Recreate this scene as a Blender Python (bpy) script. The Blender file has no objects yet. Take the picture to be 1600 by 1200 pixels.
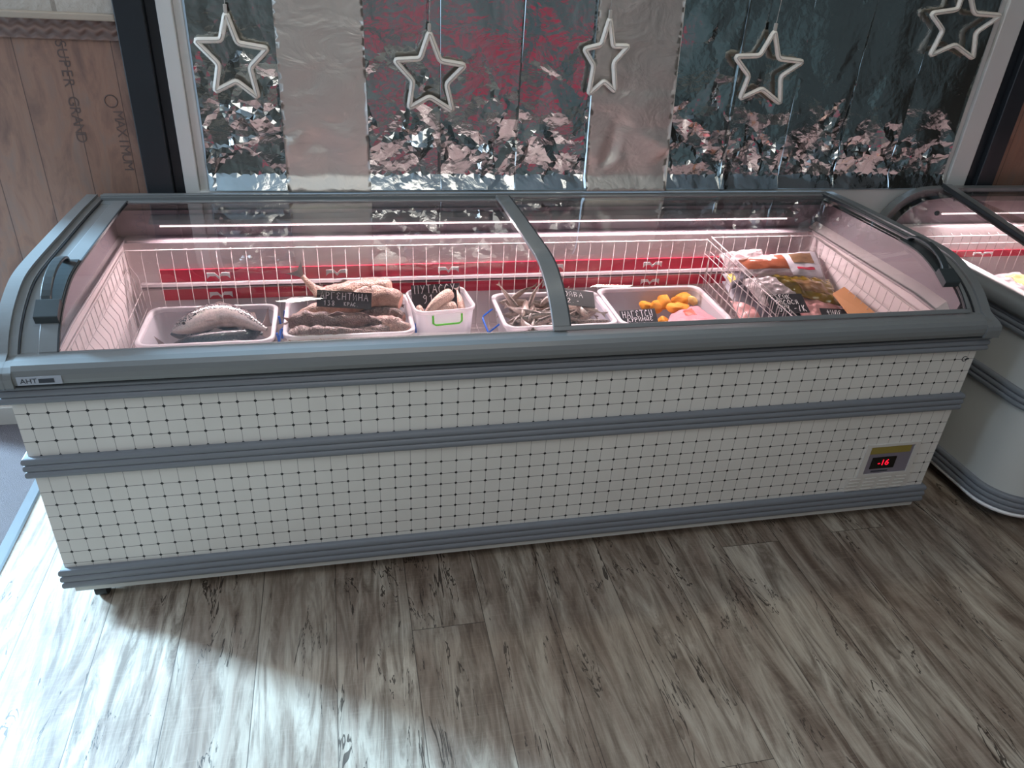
import bpy, bmesh, math, random
import numpy as np
from mathutils import Vector, Matrix, noise

sc = bpy.context.scene
COL = sc.collection
PI = math.pi

# ------------------------------------------------------------------ camera
def cam_axes(a, b, c):
    ca, sa, cb, sb, cc, sn = math.cos(a), math.sin(a), math.cos(b), math.sin(b), math.cos(c), math.sin(c)
    Rz = Matrix(((ca, -sa, 0), (sa, ca, 0), (0, 0, 1)))
    Rx = Matrix(((1, 0, 0), (0, cb, -sb), (0, sb, cb)))
    Ry = Matrix(((cc, 0, sn), (0, 1, 0), (-sn, 0, cc)))
    return Rz @ Rx @ Ry
Rm = cam_axes(-.2439, -.5310, -.0672)
cam = bpy.data.cameras.new('camera'); cam_o = bpy.data.objects.new('camera', cam); COL.objects.link(cam_o)
right, fwd, up = Rm.col[0], Rm.col[1], Rm.col[2]
m = Matrix((( right[0], up[0], -fwd[0], .7283), (right[1], up[1], -fwd[1], -1.5868), (right[2], up[2], -fwd[2], 1.5449), (0, 0, 0, 1)))
cam_o.matrix_world = m
cam.sensor_width = 36; cam.sensor_fit = 'HORIZONTAL'; cam.lens = 1179.7 / 1600 * 36
cam.clip_start = .02
sc.camera = cam_o

# ------------------------------------------------------------------ view, world, lights
vs = sc.view_settings
vs.view_transform = 'Standard'; vs.look = 'None'; vs.gamma = 1; vs.exposure = 0.0; vs.use_curve_mapping = False
cy = sc.cycles
cy.max_bounces = 10; cy.diffuse_bounces = 4; cy.glossy_bounces = 5; cy.transmission_bounces = 6; cy.transparent_max_bounces = 24
cy.sample_clamp_indirect = 6; cy.caustics_reflective = False; cy.caustics_refractive = False
w = bpy.data.worlds.new('sky'); sc.world = w; w.use_nodes = True
bg = w.node_tree.nodes['Background']; bg.inputs[0].default_value = (.62, .80, 1, 1); bg.inputs[1].default_value = 1.6

def area(name, loc, aim, sx, sy, power, color):
    l = bpy.data.lights.new(name, 'AREA'); l.shape = 'RECTANGLE'; l.size = sx; l.size_y = sy; l.energy = power; l.color = color
    o = bpy.data.objects.new(name, l); COL.objects.link(o); o.location = loc
    o.rotation_euler = (Vector(aim) - Vector(loc)).to_track_quat('-Z', 'Y').to_euler(); return o
# daylight through the open street door left of the wood wall
area('door_daylight', (-3.4, 2.2, 2.0), (.1, -.3, 0), .5, 1.2, 1950, (.44, .73, 1))
area('door_skylight', (-1.85, .93, 1.25), (-.6, -1.2, .7), 1.0, 1.9, 170, (.60, .80, 1))
area('left_fill', (-2.55, -.9, 1.5), (0, .1, .7), 1.2, 1.3, 52, (.62, .80, 1))  # added bluish fill for the wood wall and left front; no window there
# ceiling lamps of the shop
area('ceiling_lamp_window', (.50, .70, 2.8), (.6, .60, 0), .22, .12, 5, (1, .95, .80))
area('ceiling_lamp_window', (2.15, .70, 2.8), (2.1, .60, 0), .22, .12, 5, (1, .95, .80))
area('ceiling_lamp_near', (1.1, -1.6, 2.82), (1.2, -1.2, 0), 1.6, 1.2, 15, (1, .93, .83))
area('ceiling_lamp_rear', (1.2, -3.2, 2.82), (1.2, -2.8, 0), 1.2, .5, 24, (1, .94, .88))

# light strips of the two freezers: directional lamps under their back rails
area('freezer_strip_lamp', (1.235, .744, .745), (1.235, .18, .30), 2.08, .007, 15.5, (1, .79, .82))
area('second_freezer_strip_lamp', (3.54, .765, .748), (3.54, .18, .30), 1.2, .007, 8, (1, .79, .82))

# ------------------------------------------------------------------ materials
def lin(c):
    if isinstance(c, str):
        c = tuple(int(c[i:i + 2], 16) / 255 for i in (0, 2, 4))
    return tuple(x / 12.92 if x <= .04045 else ((x + .055) / 1.055) ** 2.4 for x in c) + (1,)

class NT:
    def __init__(s, name):
        s.m = bpy.data.materials.new(name); s.m.use_nodes = True; s.t = s.m.node_tree; s.t.nodes.clear()
        s.out = s.n('ShaderNodeOutputMaterial')
    def n(s, typ, **kw):
        nd = s.t.nodes.new(typ)
        for k, v in kw.items(): setattr(nd, k, v)
        return nd
    def l(s, a, b): s.t.links.new(a, b)
    def set(s, sock, v):
        if hasattr(v, 'is_linked') or isinstance(v, bpy.types.NodeSocket): s.l(v, sock)
        else: sock.default_value = v
    def math(s, op, a, b=0.0, c=0.0):
        nd = s.n('ShaderNodeMath', operation=op)
        s.set(nd.inputs[0], a); s.set(nd.inputs[1], b)
        if op in ('MULTIPLY_ADD', 'SMOOTH_MIN'): s.set(nd.inputs[2], c)
        return nd.outputs[0]
    def sep(s, v):
        nd = s.n('ShaderNodeSeparateXYZ'); s.l(v, nd.inputs[0]); return nd.outputs
    def comb(s, x, y, z):
        nd = s.n('ShaderNodeCombineXYZ'); s.set(nd.inputs[0], x); s.set(nd.inputs[1], y); s.set(nd.inputs[2], z); return nd.outputs[0]
    def obj(s): return s.n('ShaderNodeTexCoord').outputs['Object']
    def pos(s): return s.n('ShaderNodeNewGeometry').outputs['Position']
    def map(s, v, scale=(1, 1, 1), loc=(0, 0, 0), rot=(0, 0, 0)):
        nd = s.n('ShaderNodeMapping'); s.l(v, nd.inputs[0]); nd.inputs[1].default_value = loc; nd.inputs[2].default_value = rot; nd.inputs[3].default_value = scale; return nd.outputs[0]
    def noise(s, v, scale=5, detail=3, rough=.5, dist=0):
        nd = s.n('ShaderNodeTexNoise'); s.l(v, nd.inputs['Vector']); nd.inputs['Scale'].default_value = scale; nd.inputs['Detail'].default_value = detail
        nd.inputs['Roughness'].default_value = rough; nd.inputs['Distortion'].default_value = dist; return nd.outputs[0]
    def voro(s, v, scale=5, feature='F1', out='Distance'):
        nd = s.n('ShaderNodeTexVoronoi', feature=feature); s.l(v, nd.inputs['Vector']); nd.inputs['Scale'].default_value = scale; return nd.outputs[out]
    def ramp(s, f, stops, interp='LINEAR'):
        nd = s.n('ShaderNodeValToRGB'); s.l(f, nd.inputs[0]); cr = nd.color_ramp; cr.interpolation = interp
        while len(cr.elements) < len(stops): cr.elements.new(.5)
        for e, (p, c) in zip(cr.elements, stops):
            e.position = p; e.color = lin(c) if isinstance(c, (str, tuple)) and not isinstance(c, float) else (c, c, c, 1)
        return nd.outputs[0]
    def mix(s, f, a, b, typ='MIX'):
        nd = s.n('ShaderNodeMix', data_type='RGBA', blend_type=typ)
        s.set(nd.inputs[0], f); s.set(nd.inputs[6], lin(a) if isinstance(a, str) else a); s.set(nd.inputs[7], lin(b) if isinstance(b, str) else b)
        return nd.outputs[2]
    def bump(s, h, strength=.3, dist=.01):
        nd = s.n('ShaderNodeBump'); s.l(h, nd.inputs['Height']); nd.inputs['Strength'].default_value = strength; nd.inputs['Distance'].default_value = dist; return nd.outputs[0]
    def bsdf(s, color, rough=.5, metal=0, normal=None, coat=0, emis=None, es=0, spec=.5, trans=0, final=True):
        nd = s.n('ShaderNodeBsdfPrincipled')
        s.set(nd.inputs['Base Color'], lin(color) if isinstance(color, str) else color)
        s.set(nd.inputs['Roughness'], rough); s.set(nd.inputs['Metallic'], metal)
        nd.inputs['Specular IOR Level'].default_value = spec
        if coat: nd.inputs['Coat Weight'].default_value = coat; nd.inputs['Coat Roughness'].default_value = .1
        if trans: nd.inputs['Transmission Weight'].default_value = trans
        if normal is not None: s.l(normal, nd.inputs['Normal'])
        if emis: nd.inputs['Emission Color'].default_value = lin(emis); nd.inputs['Emission Strength'].default_value = es
        if final: s.l(nd.outputs[0], s.out.inputs[0])
        return nd.outputs[0]
    def mixsh(s, f, a, b, final=True):
        nd = s.n('ShaderNodeMixShader'); s.set(nd.inputs[0], f); s.l(a, nd.inputs[1]); s.l(b, nd.inputs[2])
        if final: s.l(nd.outputs[0], s.out.inputs[0])
        return nd.outputs[0]

def plain(name, color, rough=.5, metal=0, spec=.5, coat=0, emis=None, es=0, var=.06, bumps=0, bscale=200):
    t = NT(name); v = t.obj()
    nz = t.noise(v, 9, 4)
    c = t.mix(nz, tuple(x * (1 - var) for x in lin(color)[:3]) + (1,), tuple(min(1, x * (1 + var)) for x in lin(color)[:3]) + (1,))
    nm = t.bump(t.noise(v, bscale, 2), bumps, .002) if bumps else None
    t.bsdf(c, rough, metal, nm, coat, emis, es, spec); return t.m

def thin_glass(name, tint=(.93, .96, .95, 1), refl=1.0, rough=0.01, haze=0):
    t = NT(name)
    tr = t.n('ShaderNodeBsdfTransparent'); tr.inputs[0].default_value = tint
    gl = t.n('ShaderNodeBsdfGlossy'); gl.inputs['Roughness'].default_value = rough
    fr = t.n('ShaderNodeFresnel'); fr.inputs[0].default_value = 1.5
    f = t.math('MULTIPLY', fr.outputs[0], refl)
    s = t.mixsh(f, tr.outputs[0], gl.outputs[0], final=not haze)
    if haze:
        d = t.n('ShaderNodeBsdfDiffuse'); d.inputs[0].default_value = (.8, .8, .8, 1)
        t.mixsh(haze, s, d.outputs[0])
    return t.m

def clear_plastic(name, color, alpha, rough=.25, wrinkle=0, wscale=60):
    """see-through film or tub wall: part of the light passes, part is scattered"""
    t = NT(name); v = t.obj()
    tr = t.n('ShaderNodeBsdfTransparent')
    nm = t.bump(t.noise(v, wscale, 4, .6, 1.5), wrinkle, .01) if wrinkle else None
    b = t.bsdf(color, rough, 0, nm, final=False)
    tl = t.n('ShaderNodeBsdfTranslucent'); tl.inputs[0].default_value = lin(color) if isinstance(color, str) else color
    b2 = t.mixsh(.35, b, tl.outputs[0], final=False)
    fr = t.n('ShaderNodeLayerWeight'); fr.inputs[0].default_value = .3
    a = t.math('MULTIPLY_ADD', fr.outputs[1], .5, alpha); a = t.math('MINIMUM', a, 1.0)
    t.mixsh(a, tr.outputs[0], b2); return t.m

M = {}
M['grey_rail'] = plain('grey rail plastic', '6f7273', .34, 0, .5, .15, var=.03)
M['grey_bumper'] = plain('grey ribbed bumper', '72767c', .42, 0, .45, var=.04)
M['dark_gasket'] = plain('dark rubber gasket', '22262a', .55)
M['handle'] = plain('dark grey handle plastic', '33393b', .32, 0, .5)
M['white_shell'] = plain('white enamel shell', 'b9bab6', .4, var=.03)
M['liner'] = plain('white liner plastic', 'e2d6d6', .45, var=.03)
M['ledge_plastic'] = plain('pink grey ledge plastic', 'a89b9e', .5)
M['mauve'] = plain('inner end panel plastic', '9a8f96', .4, var=.04)
M['wire'] = plain('white coated wire', 'bdb2b2', .35)
M['red_strip'] = plain('red price strip', 'cc2c4a', .35, var=.08)
M['white_print'] = plain('white print', 'ffffff', .5)
M['caster'] = plain('black caster rubber', '15171a', .6)
M['led'] = plain('led diffuser', 'ffe8ea', .4, emis='ffe4e6', es=3)
M['glass'] = thin_glass('lid glass', (.93, .95, .94, 1), 1.6)
M['window_glass'] = thin_glass('window glass', (.9, .95, .98, 1))
M['tub'] = clear_plastic('frosted tub plastic', 'e6e4ea', .38, .3)
M['tub_rim'] = clear_plastic('tub rim plastic', 'f0eaee', .72, .3)
M['blue'] = plain('blue clip plastic', '1f5ec4', .3)
M['green'] = plain('green clip plastic', '62d832', .3)
M['chalkboard'] = plain('black chalk card', '2a282c', .38, 0, .5)
M['chalk'] = plain('white chalk marker', 'f4eef0', .7)
M['white_frame'] = plain('white window frame', 'c9c9c6', .4, var=.05)
M['black_post'] = plain('blue black painted post', '1d2126', .4, var=.2)
M['star'] = clear_plastic('silicone star tube', 'fffaf2', .96, .35)
M['star_core'] = plain('star inner channel', 'b0aaa2', .5)
M['paint_ceiling'] = plain('ceiling paint', 'b3b8bc', .9)
M['metal_strip'] = plain('brushed threshold metal', 'a9b2b8', .3, .8, var=.08)

# tile decor of the front panel
def tile_mat():
    t = NT('white tile decor'); v = t.obj(); x, y, z = t.sep(v)
    X = t.math('ADD', x, 1.245 - .027 + .02)
    fx = t.math('ABSOLUTE', t.math('SUBTRACT', t.math('MODULO', X, .04), .02))
    zs = [.6194, .58, .5406, .505, .4651, .3609, .3216, .2866, .2465, .2107, .172, .1352, .098]
    d = None
    for q in zs:
        e = t.math('ABSOLUTE', t.math('SUBTRACT', z, q)); d = e if d is None else t.math('MINIMUM', d, e)
    hl = t.math('LESS_THAN', d, .0007); vl = t.math('LESS_THAN', fx, .0007)
    dot = t.math('LESS_THAN', t.math('ADD', d, fx), .0046)
    nz = t.noise(t.map(v, (1, 1, 1)), 6, 4)
    base = t.mix(nz, 'c4c1bb', 'd4d1cb')
    c = t.mix(t.math('MULTIPLY', vl, .6), base, '3a3a3c'); c = t.mix(t.math('MULTIPLY', hl, .85), c, '26262a'); c = t.mix(dot, c, '0a0a0e')
    t.bsdf(c, .38, 0, t.bump(t.noise(v, 90, 2), .05, .001)); return t.m
M['tile'] = tile_mat()

def floor_mat():
    t = NT('weathered oak vinyl planks'); p = t.pos(); x, y, z = t.sep(p)
    W, Lp = .19, 1.22
    X = t.math('ADD', x, .104 + W * 20)
    col = t.math('FLOOR', t.math('DIVIDE', X, W))
    wn = t.n('ShaderNodeTexWhiteNoise', noise_dimensions='1D'); t.l(col, wn.inputs['W'])
    Y = t.math('ADD', t.math('MULTIPLY_ADD', wn.outputs[0], Lp, 20), y)
    row = t.math('FLOOR', t.math('DIVIDE', Y, Lp))
    wn2 = t.n('ShaderNodeTexWhiteNoise', noise_dimensions='2D'); t.l(t.comb(col, row, 0), wn2.inputs[0])
    r = wn2.outputs[0]; rc = wn2.outputs[1]
    ex = t.math('ABSOLUTE', t.math('SUBTRACT', t.math('FRACT', t.math('DIVIDE', X, W)), .5)); ey = t.math('ABSOLUTE', t.math('SUBTRACT', t.math('FRACT', t.math('DIVIDE', Y, Lp)), .5))
    seam = t.math('MAXIMUM', t.math('GREATER_THAN', ex, .4945), t.math('GREATER_THAN', ey, .4992))
    off = t.n('ShaderNodeVectorMath', operation='MULTIPLY_ADD'); t.l(rc, off.inputs[0]); off.inputs[1].default_value = (7, 7, 7); t.l(p, off.inputs[2])
    v = off.outputs[0]
    big = t.noise(t.map(v, (3.6, .8, 1)), 2.0, 6, .62, 1.2)
    streak = t.noise(t.map(v, (13, 1.6, 1)), 1.7, 7, .66, 1.6)
    fine = t.noise(t.map(v, (120, 5, 1)), 2.0, 3, .6)
    saw = t.noise(t.map(v, (6, 150, 1)), 1.6, 2, .5, .3)
    c = t.ramp(big, [(.30, '5c4c40'), (.43, '86776a'), (.56, 'a4998a'), (.70, 'bbb1a2')])
    c = t.mix(t.math('MULTIPLY', t.ramp(streak, [(.44, (0., 0., 0.)), (.63, (1., 1., 1.))]), .78), c, '46362b')
    c = t.mix(t.math('MULTIPLY', t.ramp(fine, [(.45, (0., 0., 0.)), (.75, (1., 1., 1.))]), .28), c, '5a4d42')
    c = t.mix(t.math('MULTIPLY', t.ramp(saw, [(.52, (0., 0., 0.)), (.75, (1., 1., 1.))]), .10), c, 'bdb2a2')
    c = t.mix(t.math('MULTIPLY', r, .34), c, '766557')
    crack = t.math('ABSOLUTE', t.math('SUBTRACT', t.noise(t.map(v, (8, 1.0, 1)), 1.5, 5, .6, 1.2), .5))
    cm = t.math('MULTIPLY', t.math('LESS_THAN', crack, .0062), t.math('GREATER_THAN', t.noise(t.map(v, (5, 2, 1)), 2.2, 2), .50))
    knot = t.voro(t.map(v, (5, 1.7, 1)), 1.0)
    kn = t.math('MULTIPLY', t.math('LESS_THAN', knot, .10), t.noise(v, 40, 3))
    c = t.mix(t.math('MULTIPLY', cm, .85), c, '2a211b'); c = t.mix(kn, c, '4a3b30')
    c = t.mix(t.math('MULTIPLY', seam, .75), c, '2c241e')
    h = t.math('SUBTRACT', t.math('ADD', t.math('MULTIPLY', fine, .4), t.math('MULTIPLY', saw, .4)), t.math('ADD', seam, cm))
    t.bsdf(c, t.math('MULTIPLY_ADD', fine, .2, .40), 0, t.bump(h, .18, .002)); return t.m
M['floor'] = floor_mat()

def wood_wall_mat():
    t = NT('brown plank wallcovering'); p = t.pos(); x, y, z = t.sep(p)
    W = .125
    col = t.math('FLOOR', t.math('DIVIDE', t.math('ADD', x, 4), W))
    wn = t.n('ShaderNodeTexWhiteNoise', noise_dimensions='1D'); t.l(col, wn.inputs['W'])
    ex = t.math('ABSOLUTE', t.math('SUBTRACT', t.math('FRACT', t.math('DIVIDE', t.math('ADD', x, 4), W)), .5))
    seam = t.math('GREATER_THAN', ex, .49)
    off = t.n('ShaderNodeVectorMath', operation='MULTIPLY_ADD'); t.l(wn.outputs[1], off.inputs[0]); off.inputs[1].default_value = (5, 5, 5); t.l(p, off.inputs[2]); v = off.outputs[0]
    g = t.noise(t.map(v, (28, 28, 2.2)), 2, 5, .6, 1.0); b = t.noise(t.map(v, (7, 7, 2.2)), 2.4, 5, .6, .8)
    c = t.ramp(b, [(.3, '5a4642'), (.52, '92705f'), (.72, '7c706b')])
    c = t.mix(t.math('MULTIPLY', g, .6), c, '5b4a46'); c = t.mix(t.math('MULTIPLY', wn.outputs[0], .35), c, '9a7058')
    c = t.mix(t.math('MULTIPLY', seam, .7), c, '2c2220')
    t.bsdf(c, .6, 0, t.bump(g, .15, .003)); return t.m
M['wood_wall'] = wood_wall_mat()

def brick_mat():
    t = NT('white painted brick'); p = t.pos(); x, y, z = t.sep(p)
    b = t.n('ShaderNodeTexBrick'); t.l(t.comb(x, z, y), b.inputs[0]); b.inputs['Scale'].default_value = 1
    b.inputs['Brick Width'].default_value = .22; b.inputs['Row Height'].default_value = .075; b.inputs['Mortar Size'].default_value = .006
    b.inputs[1].default_value = lin('b0a69c'); b.inputs[2].default_value = lin('bdb4aa'); b.inputs[3].default_value = lin('948a80')
    t.bsdf(b.outputs[0], .8, 0, t.bump(t.math('SUBTRACT', t.noise(p, 60, 4), t.math('MULTIPLY', b.outputs[1], 2)), .6, .006)); return t.m
M['brick'] = brick_mat()

def emboss_mat():
    t = NT('embossed brown moulding'); p = t.pos(); x, y, z = t.sep(p)
    wv = t.math('SINE', t.math('MULTIPLY', x, 150)); zz = t.math('SINE', t.math('MULTIPLY_ADD', wv, .9, t.math('MULTIPLY', z, 240)))
    c = t.mix(t.math('MULTIPLY_ADD', zz, .3, .4), '5c4842', '84685c')
    t.bsdf(c, .45, 0, t.bump(zz, .8, .004)); return t.m
M['emboss'] = emboss_mat()
M['ledge'] = plain('beige wood ledge', '9d8f80', .6, var=.2)
M['baseboard'] = plain('beige baseboard', 'a0948a', .5, var=.1)
def carpet_mat():
    t = NT('grey carpet'); p = t.pos(); n1 = t.noise(p, 500, 2, .7); n2 = t.noise(p, 20, 3)
    c = t.mix(n1, '403b3c', '5f5756'); c = t.mix(t.math('MULTIPLY', n2, .4), c, '5a5458')
    t.bsdf(c, .95, 0, t.bump(n1, .9, .004), spec=.1); return t.m
M['carpet'] = carpet_mat()
M['wall_paint'] = plain('dim wall paint', '6a635e', .9, var=.2)
M['wall_right'] = plain('dark brown wall', '37322c', .9, var=.4)
M['wall_dark'] = plain('dark shelving wall', '55514a', .7, var=.6)
M['red_mirrored'] = plain('red patch for foil to mirror', 'c41434', .6, var=.2)  # unseen patches added behind the camera to give the foil red reflections
M['grey_mirrored'] = plain('grey patch for foil to mirror', '5a5c56', .7, var=.3)  # unseen boxes added to vary the greys mirrored in the foil

def foil_mat(name, rough, base, fine):
    t = NT(name); v = t.obj()
    n1 = t.noise(t.map(v, (1, 1, 1.5)), 8, 4, .5, .8)
    n2 = t.voro(v, 60, 'F1'); n3 = t.noise(v, 260, 3, .6)
    h = t.math('ADD', t.math('MULTIPLY', n1, 1.0), t.math('MULTIPLY_ADD', n2, .04, t.math('MULTIPLY', n3, .02)))
    t.bsdf(base, rough, 1.0, t.bump(h, fine, .012)); return t.m
M['foil_shiny'] = foil_mat('shiny aluminium foil', .13, 'b4b6b4', .30)
M['foil_matte'] = foil_mat('matte aluminium foil', .48, 'c0bcb6', .55)
M['foil_edge'] = M['foil_shiny']

def fish_mat(name, back, side, belly, spots=0, rough=.3, mott=.3, stripes=0, metal=.15, bmp=.12):
    t = NT(name); a = t.n('ShaderNodeAttribute', attribute_name='belly').outputs['Fac']; v = t.obj()
    nz = t.noise(v, 60, 4, .6)
    f = t.math('ADD', a, t.math('MULTIPLY', t.math('SUBTRACT', nz, .5), mott))
    c = t.ramp(f, [(.0, belly), (.35, side), (.62, side), (.82, back), (1., back)])
    c = t.mix(t.math('MULTIPLY', t.ramp(t.noise(v, 28, 5, .65), [(.42, (0., 0., 0.)), (.62, (1., 1., 1.))]), min(.55, mott * .7)), c, back)
    c = t.mix(t.math('MULTIPLY', t.ramp(t.voro(v, 170), [(.25, (0., 0., 0.)), (.6, (1., 1., 1.))]), .22), c, belly)
    if stripes:
        wv = t.noise(t.map(v, (90, 90, 90)), 1.2, 2, .5, 2.5)
        c = t.mix(t.math('MULTIPLY', t.math('GREATER_THAN', wv, .52), t.math('GREATER_THAN', f, .66)), c, '171c22')
    sc_ = t.voro(v, 240)
    t.bsdf(c, rough, metal, t.bump(t.math('ADD', sc_, t.math('MULTIPLY', nz, 3)), bmp, .003), coat=.3); return t.m
M['mackerel_pale'] = fish_mat('pale mackerel skin', '5c5a5e', 'a89c9a', 'dcc6bc', rough=.22, stripes=1)
M['mackerel_dark'] = fish_mat('dark mackerel skin', '14181d', '262b31', '6a625e', rough=.3, stripes=1)
M['argentine'] = fish_mat('brown grey fish skin', '553f3c', '876a60', 'ae8e7c', rough=.5, mott=.7, bmp=.6)
M['argentine_pale'] = fish_mat('pinkish fish skin', '7d5f58', 'b08c7c', 'd0b09a', rough=.5, mott=.8, bmp=.6)
M['hake'] = fish_mat('pale fish carcass skin', 'a8877a', 'cfae9e', 'e2c8b4', rough=.5, mott=.6, bmp=.6)
M['capelin'] = fish_mat('small silver fish skin', '4a3e38', 'a08e84', 'd8c6ba', rough=.28, mott=.4)
M['fin'] = plain('fin membrane', '7d6a66', .5, var=.25)
M['eye'] = plain('fish eye', '0c0c0e', .12)
M['cut_flesh'] = plain('cut fish flesh', 'd39a86', .5, var=.2)
M['nugget'] = plain('golden breaded crumb', 'd98a1e', .7, var=.25, bumps=.8, bscale=260)
M['nugget_pale'] = plain('pale breaded crumb', 'e6c078', .7, var=.2, bumps=.8, bscale=260)
M['pink_pack'] = clear_plastic('pink printed film', 'e8a9b4', .75, .22, .5)
M['red_card'] = plain('red orange card', 'e2452a', .45)
M['film'] = clear_plastic('clear crumpled film', 'efe4e6', .42, .12, .9, 45)
M['white_film'] = clear_plastic('white crumpled film', 'f0e2e4', .8, .15, .9, 40)
M['label_white'] = plain('white printed label', 'd9d2da', .35)
M['salmon'] = plain('glossy salmon meat', '95543c', .14, var=.35, bumps=.7, bscale=60, coat=.6)
M['brown_meat'] = plain('brown smoked fish meat', '8a6a50', .3, var=.4, bumps=.5, bscale=80)
M['olive'] = plain('olive gold film', '7d6420', .16, var=.5, bumps=.9, bscale=55, coat=.5)
M['olive_print'] = plain('brown print on olive film', '8a6a4a', .25, var=.3)
M['fillet'] = plain('pink frozen fillets', 'd89a98', .35, var=.3, bumps=.8, bscale=50)
M['cardboard'] = plain('orange brown cardboard', 'bd8458', .7, var=.1)
M['grey_pack'] = plain('grey tray', '77707a', .35, var=.15)
M['yellow_print'] = plain('yellow print', 'c8b040', .5)
M['bezel'] = plain('off white bezel', 'c2beb8', .45)
M['brass_label'] = plain('brass coloured recess', '8a7a3a', .4)
M['display_black'] = plain('black display', '0a0806', .2)
M['display_red'] = plain('red digits', 'ff2030', .5, emis='ff1030', es=1.6)
M['stamp'] = plain('faded stamped ink', '5a4a45', .7)
M['badge'] = plain('badge plate', '9aa0aa', .4)
M['badge_ink'] = plain('badge dark ink', '2c3038', .5)
M['cord'] = plain('clear cord', 'a09a94', .4)

# ------------------------------------------------------------------ mesh helpers
class MB:
    def __init__(s): s.v = []; s.f = []; s.mi = []; s.sm = []; s.attr = {}
    def add(s, vs, fs, mi=0, smooth=False, attr=None):
        b = len(s.v); s.v += [tuple(map(float, q)) for q in vs]
        s.f += [tuple(b + i for i in f) for f in fs]; s.mi += [mi] * len(fs); s.sm += [smooth] * len(fs)
        if attr is not None:
            for i, a in enumerate(attr): s.attr[b + i] = float(a)
        return b
    def box(s, x0, x1, y0, y1, z0, z1, mi=0):
        vs = [(x, y, z) for x in (x0, x1) for y in (y0, y1) for z in (z0, z1)]
        s.add(vs, [(0, 1, 3, 2), (4, 6, 7, 5), (0, 4, 5, 1), (2, 3, 7, 6), (0, 2, 6, 4), (1, 5, 7, 3)], mi); return s
    def obox(s, c, ax, ay, az, mi=0):
        """box with centre c and half-axis vectors"""
        c, ax, ay, az = map(Vector, (c, ax, ay, az))
        vs = [c + ax * i + ay * j + az * k for i in (-1, 1) for j in (-1, 1) for k in (-1, 1)]
        s.add(vs, [(0, 1, 3, 2), (4, 6, 7, 5), (0, 4, 5, 1), (2, 3, 7, 6), (0, 2, 6, 4), (1, 5, 7, 3)], mi); return s
    def prism(s, poly, axis, a0, a1, mi=0, smooth=False):
        """closed 2-D polygon extruded along an axis; poly is (y,z) for x, (x,z) for y, (x,y) for z"""
        n = len(poly)
        def P(q, a): return {'x': (a, q[0], q[1]), 'y': (q[0], a, q[1]), 'z': (q[0], q[1], a)}[axis]
        vs = [P(q, a0) for q in poly] + [P(q, a1) for q in poly]
        s.add(vs, [(i, (i + 1) % n, n + (i + 1) % n, n + i) for i in range(n)], mi, smooth)
        s.add(vs, [tuple(range(n))[::-1], tuple(range(n, 2 * n))], mi); return s
    def band(s, path, th, axis, a0, a1, mi=0, smooth=True):
        """open path (2-D) with thickness th below it, extruded"""
        P = [Vector(p) for p in path]; inn = []
        for i, p in enumerate(P):
            t = (P[min(i + 1, len(P) - 1)] - P[max(i - 1, 0)]).normalized(); inn.append(p + Vector((-t[1], t[0])) * th)
        n = len(P)
        def Q(q, a): return {'x': (a, q[0], q[1]), 'y': (q[0], a, q[1]), 'z': (q[0], q[1], a)}[axis]
        vs = [Q(q, a) for a in (a0, a1) for q in list(P) + inn]
        f = []
        for i in range(n - 1):
            f += [(i, i + 1, 2 * n + i + 1, 2 * n + i), (n + i, 3 * n + i, 3 * n + i + 1, n + i + 1)]
            f += [(i, n + i, n + i + 1, i + 1), (2 * n + i, 2 * n + i + 1, 3 * n + i + 1, 3 * n + i)]
        f += [(0, 2 * n, 3 * n, n), (n - 1, 2 * n - 1, 4 * n - 1, 3 * n - 1)]
        s.add(vs, f, mi, False); return s
    def tube(s, pts, r, seg=6, mi=0, closed=False, caps=True, rad=None):
        pts = [Vector(p) for p in pts]; n = len(pts); vs = []; ref = None
        for i, p in enumerate(pts):
            if closed: t = pts[(i + 1) % n] - pts[i - 1]
            else: t = pts[min(i + 1, n - 1)] - pts[max(i - 1, 0)]
            t.normalize()
            if ref is None: ref = Vector((0, 0, 1)) if abs(t.z) < .9 else Vector((1, 0, 0))
            u = (ref - t * ref.dot(t)).normalized(); ref = u; b = t.cross(u)
            rr = rad[i] if rad else r
            vs += [p + (u * math.cos(2 * PI * k / seg) + b * math.sin(2 * PI * k / seg)) * rr for k in range(seg)]
        f = []
        for i in range(n if closed else n - 1):
            j = (i + 1) % n
            f += [(i * seg + k, i * seg + (k + 1) % seg, j * seg + (k + 1) % seg, j * seg + k) for k in range(seg)]
        s.add(vs, f, mi, True)
        if caps and not closed: s.add(vs[:seg] + vs[-seg:], [tuple(range(seg))[::-1], tuple(range(seg, 2 * seg))], mi)
        return s
    def grid(s, G, mi=0, smooth=True, attr=None, wrap=False):
        """G: rows x cols of points"""
        nr, nc = len(G), len(G[0]); vs = [p for r in G for p in r]
        f = [(i * nc + j, i * nc + (j + 1) % nc, (i + 1) * nc + (j + 1) % nc, (i + 1) * nc + j) for i in range(nr - 1) for j in range(nc if wrap else nc - 1)]
        s.add(vs, f, mi, smooth, attr); return s
    def ball(s, c, r, seg=10, mi=0, sq=(1, 1, 1)):
        G = [[(c[0] + r * sq[0] * math.sin(a) * math.cos(b), c[1] + r * sq[1] * math.sin(a) * math.sin(b), c[2] + r * sq[2] * math.cos(a)) for b in [2 * PI * k / seg for k in range(seg)]] for a in [PI * (j + .001) / (seg // 2) * .9995 for j in range(seg // 2 + 1)]]
        s.grid(G, mi, True, wrap=True); return s

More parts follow.
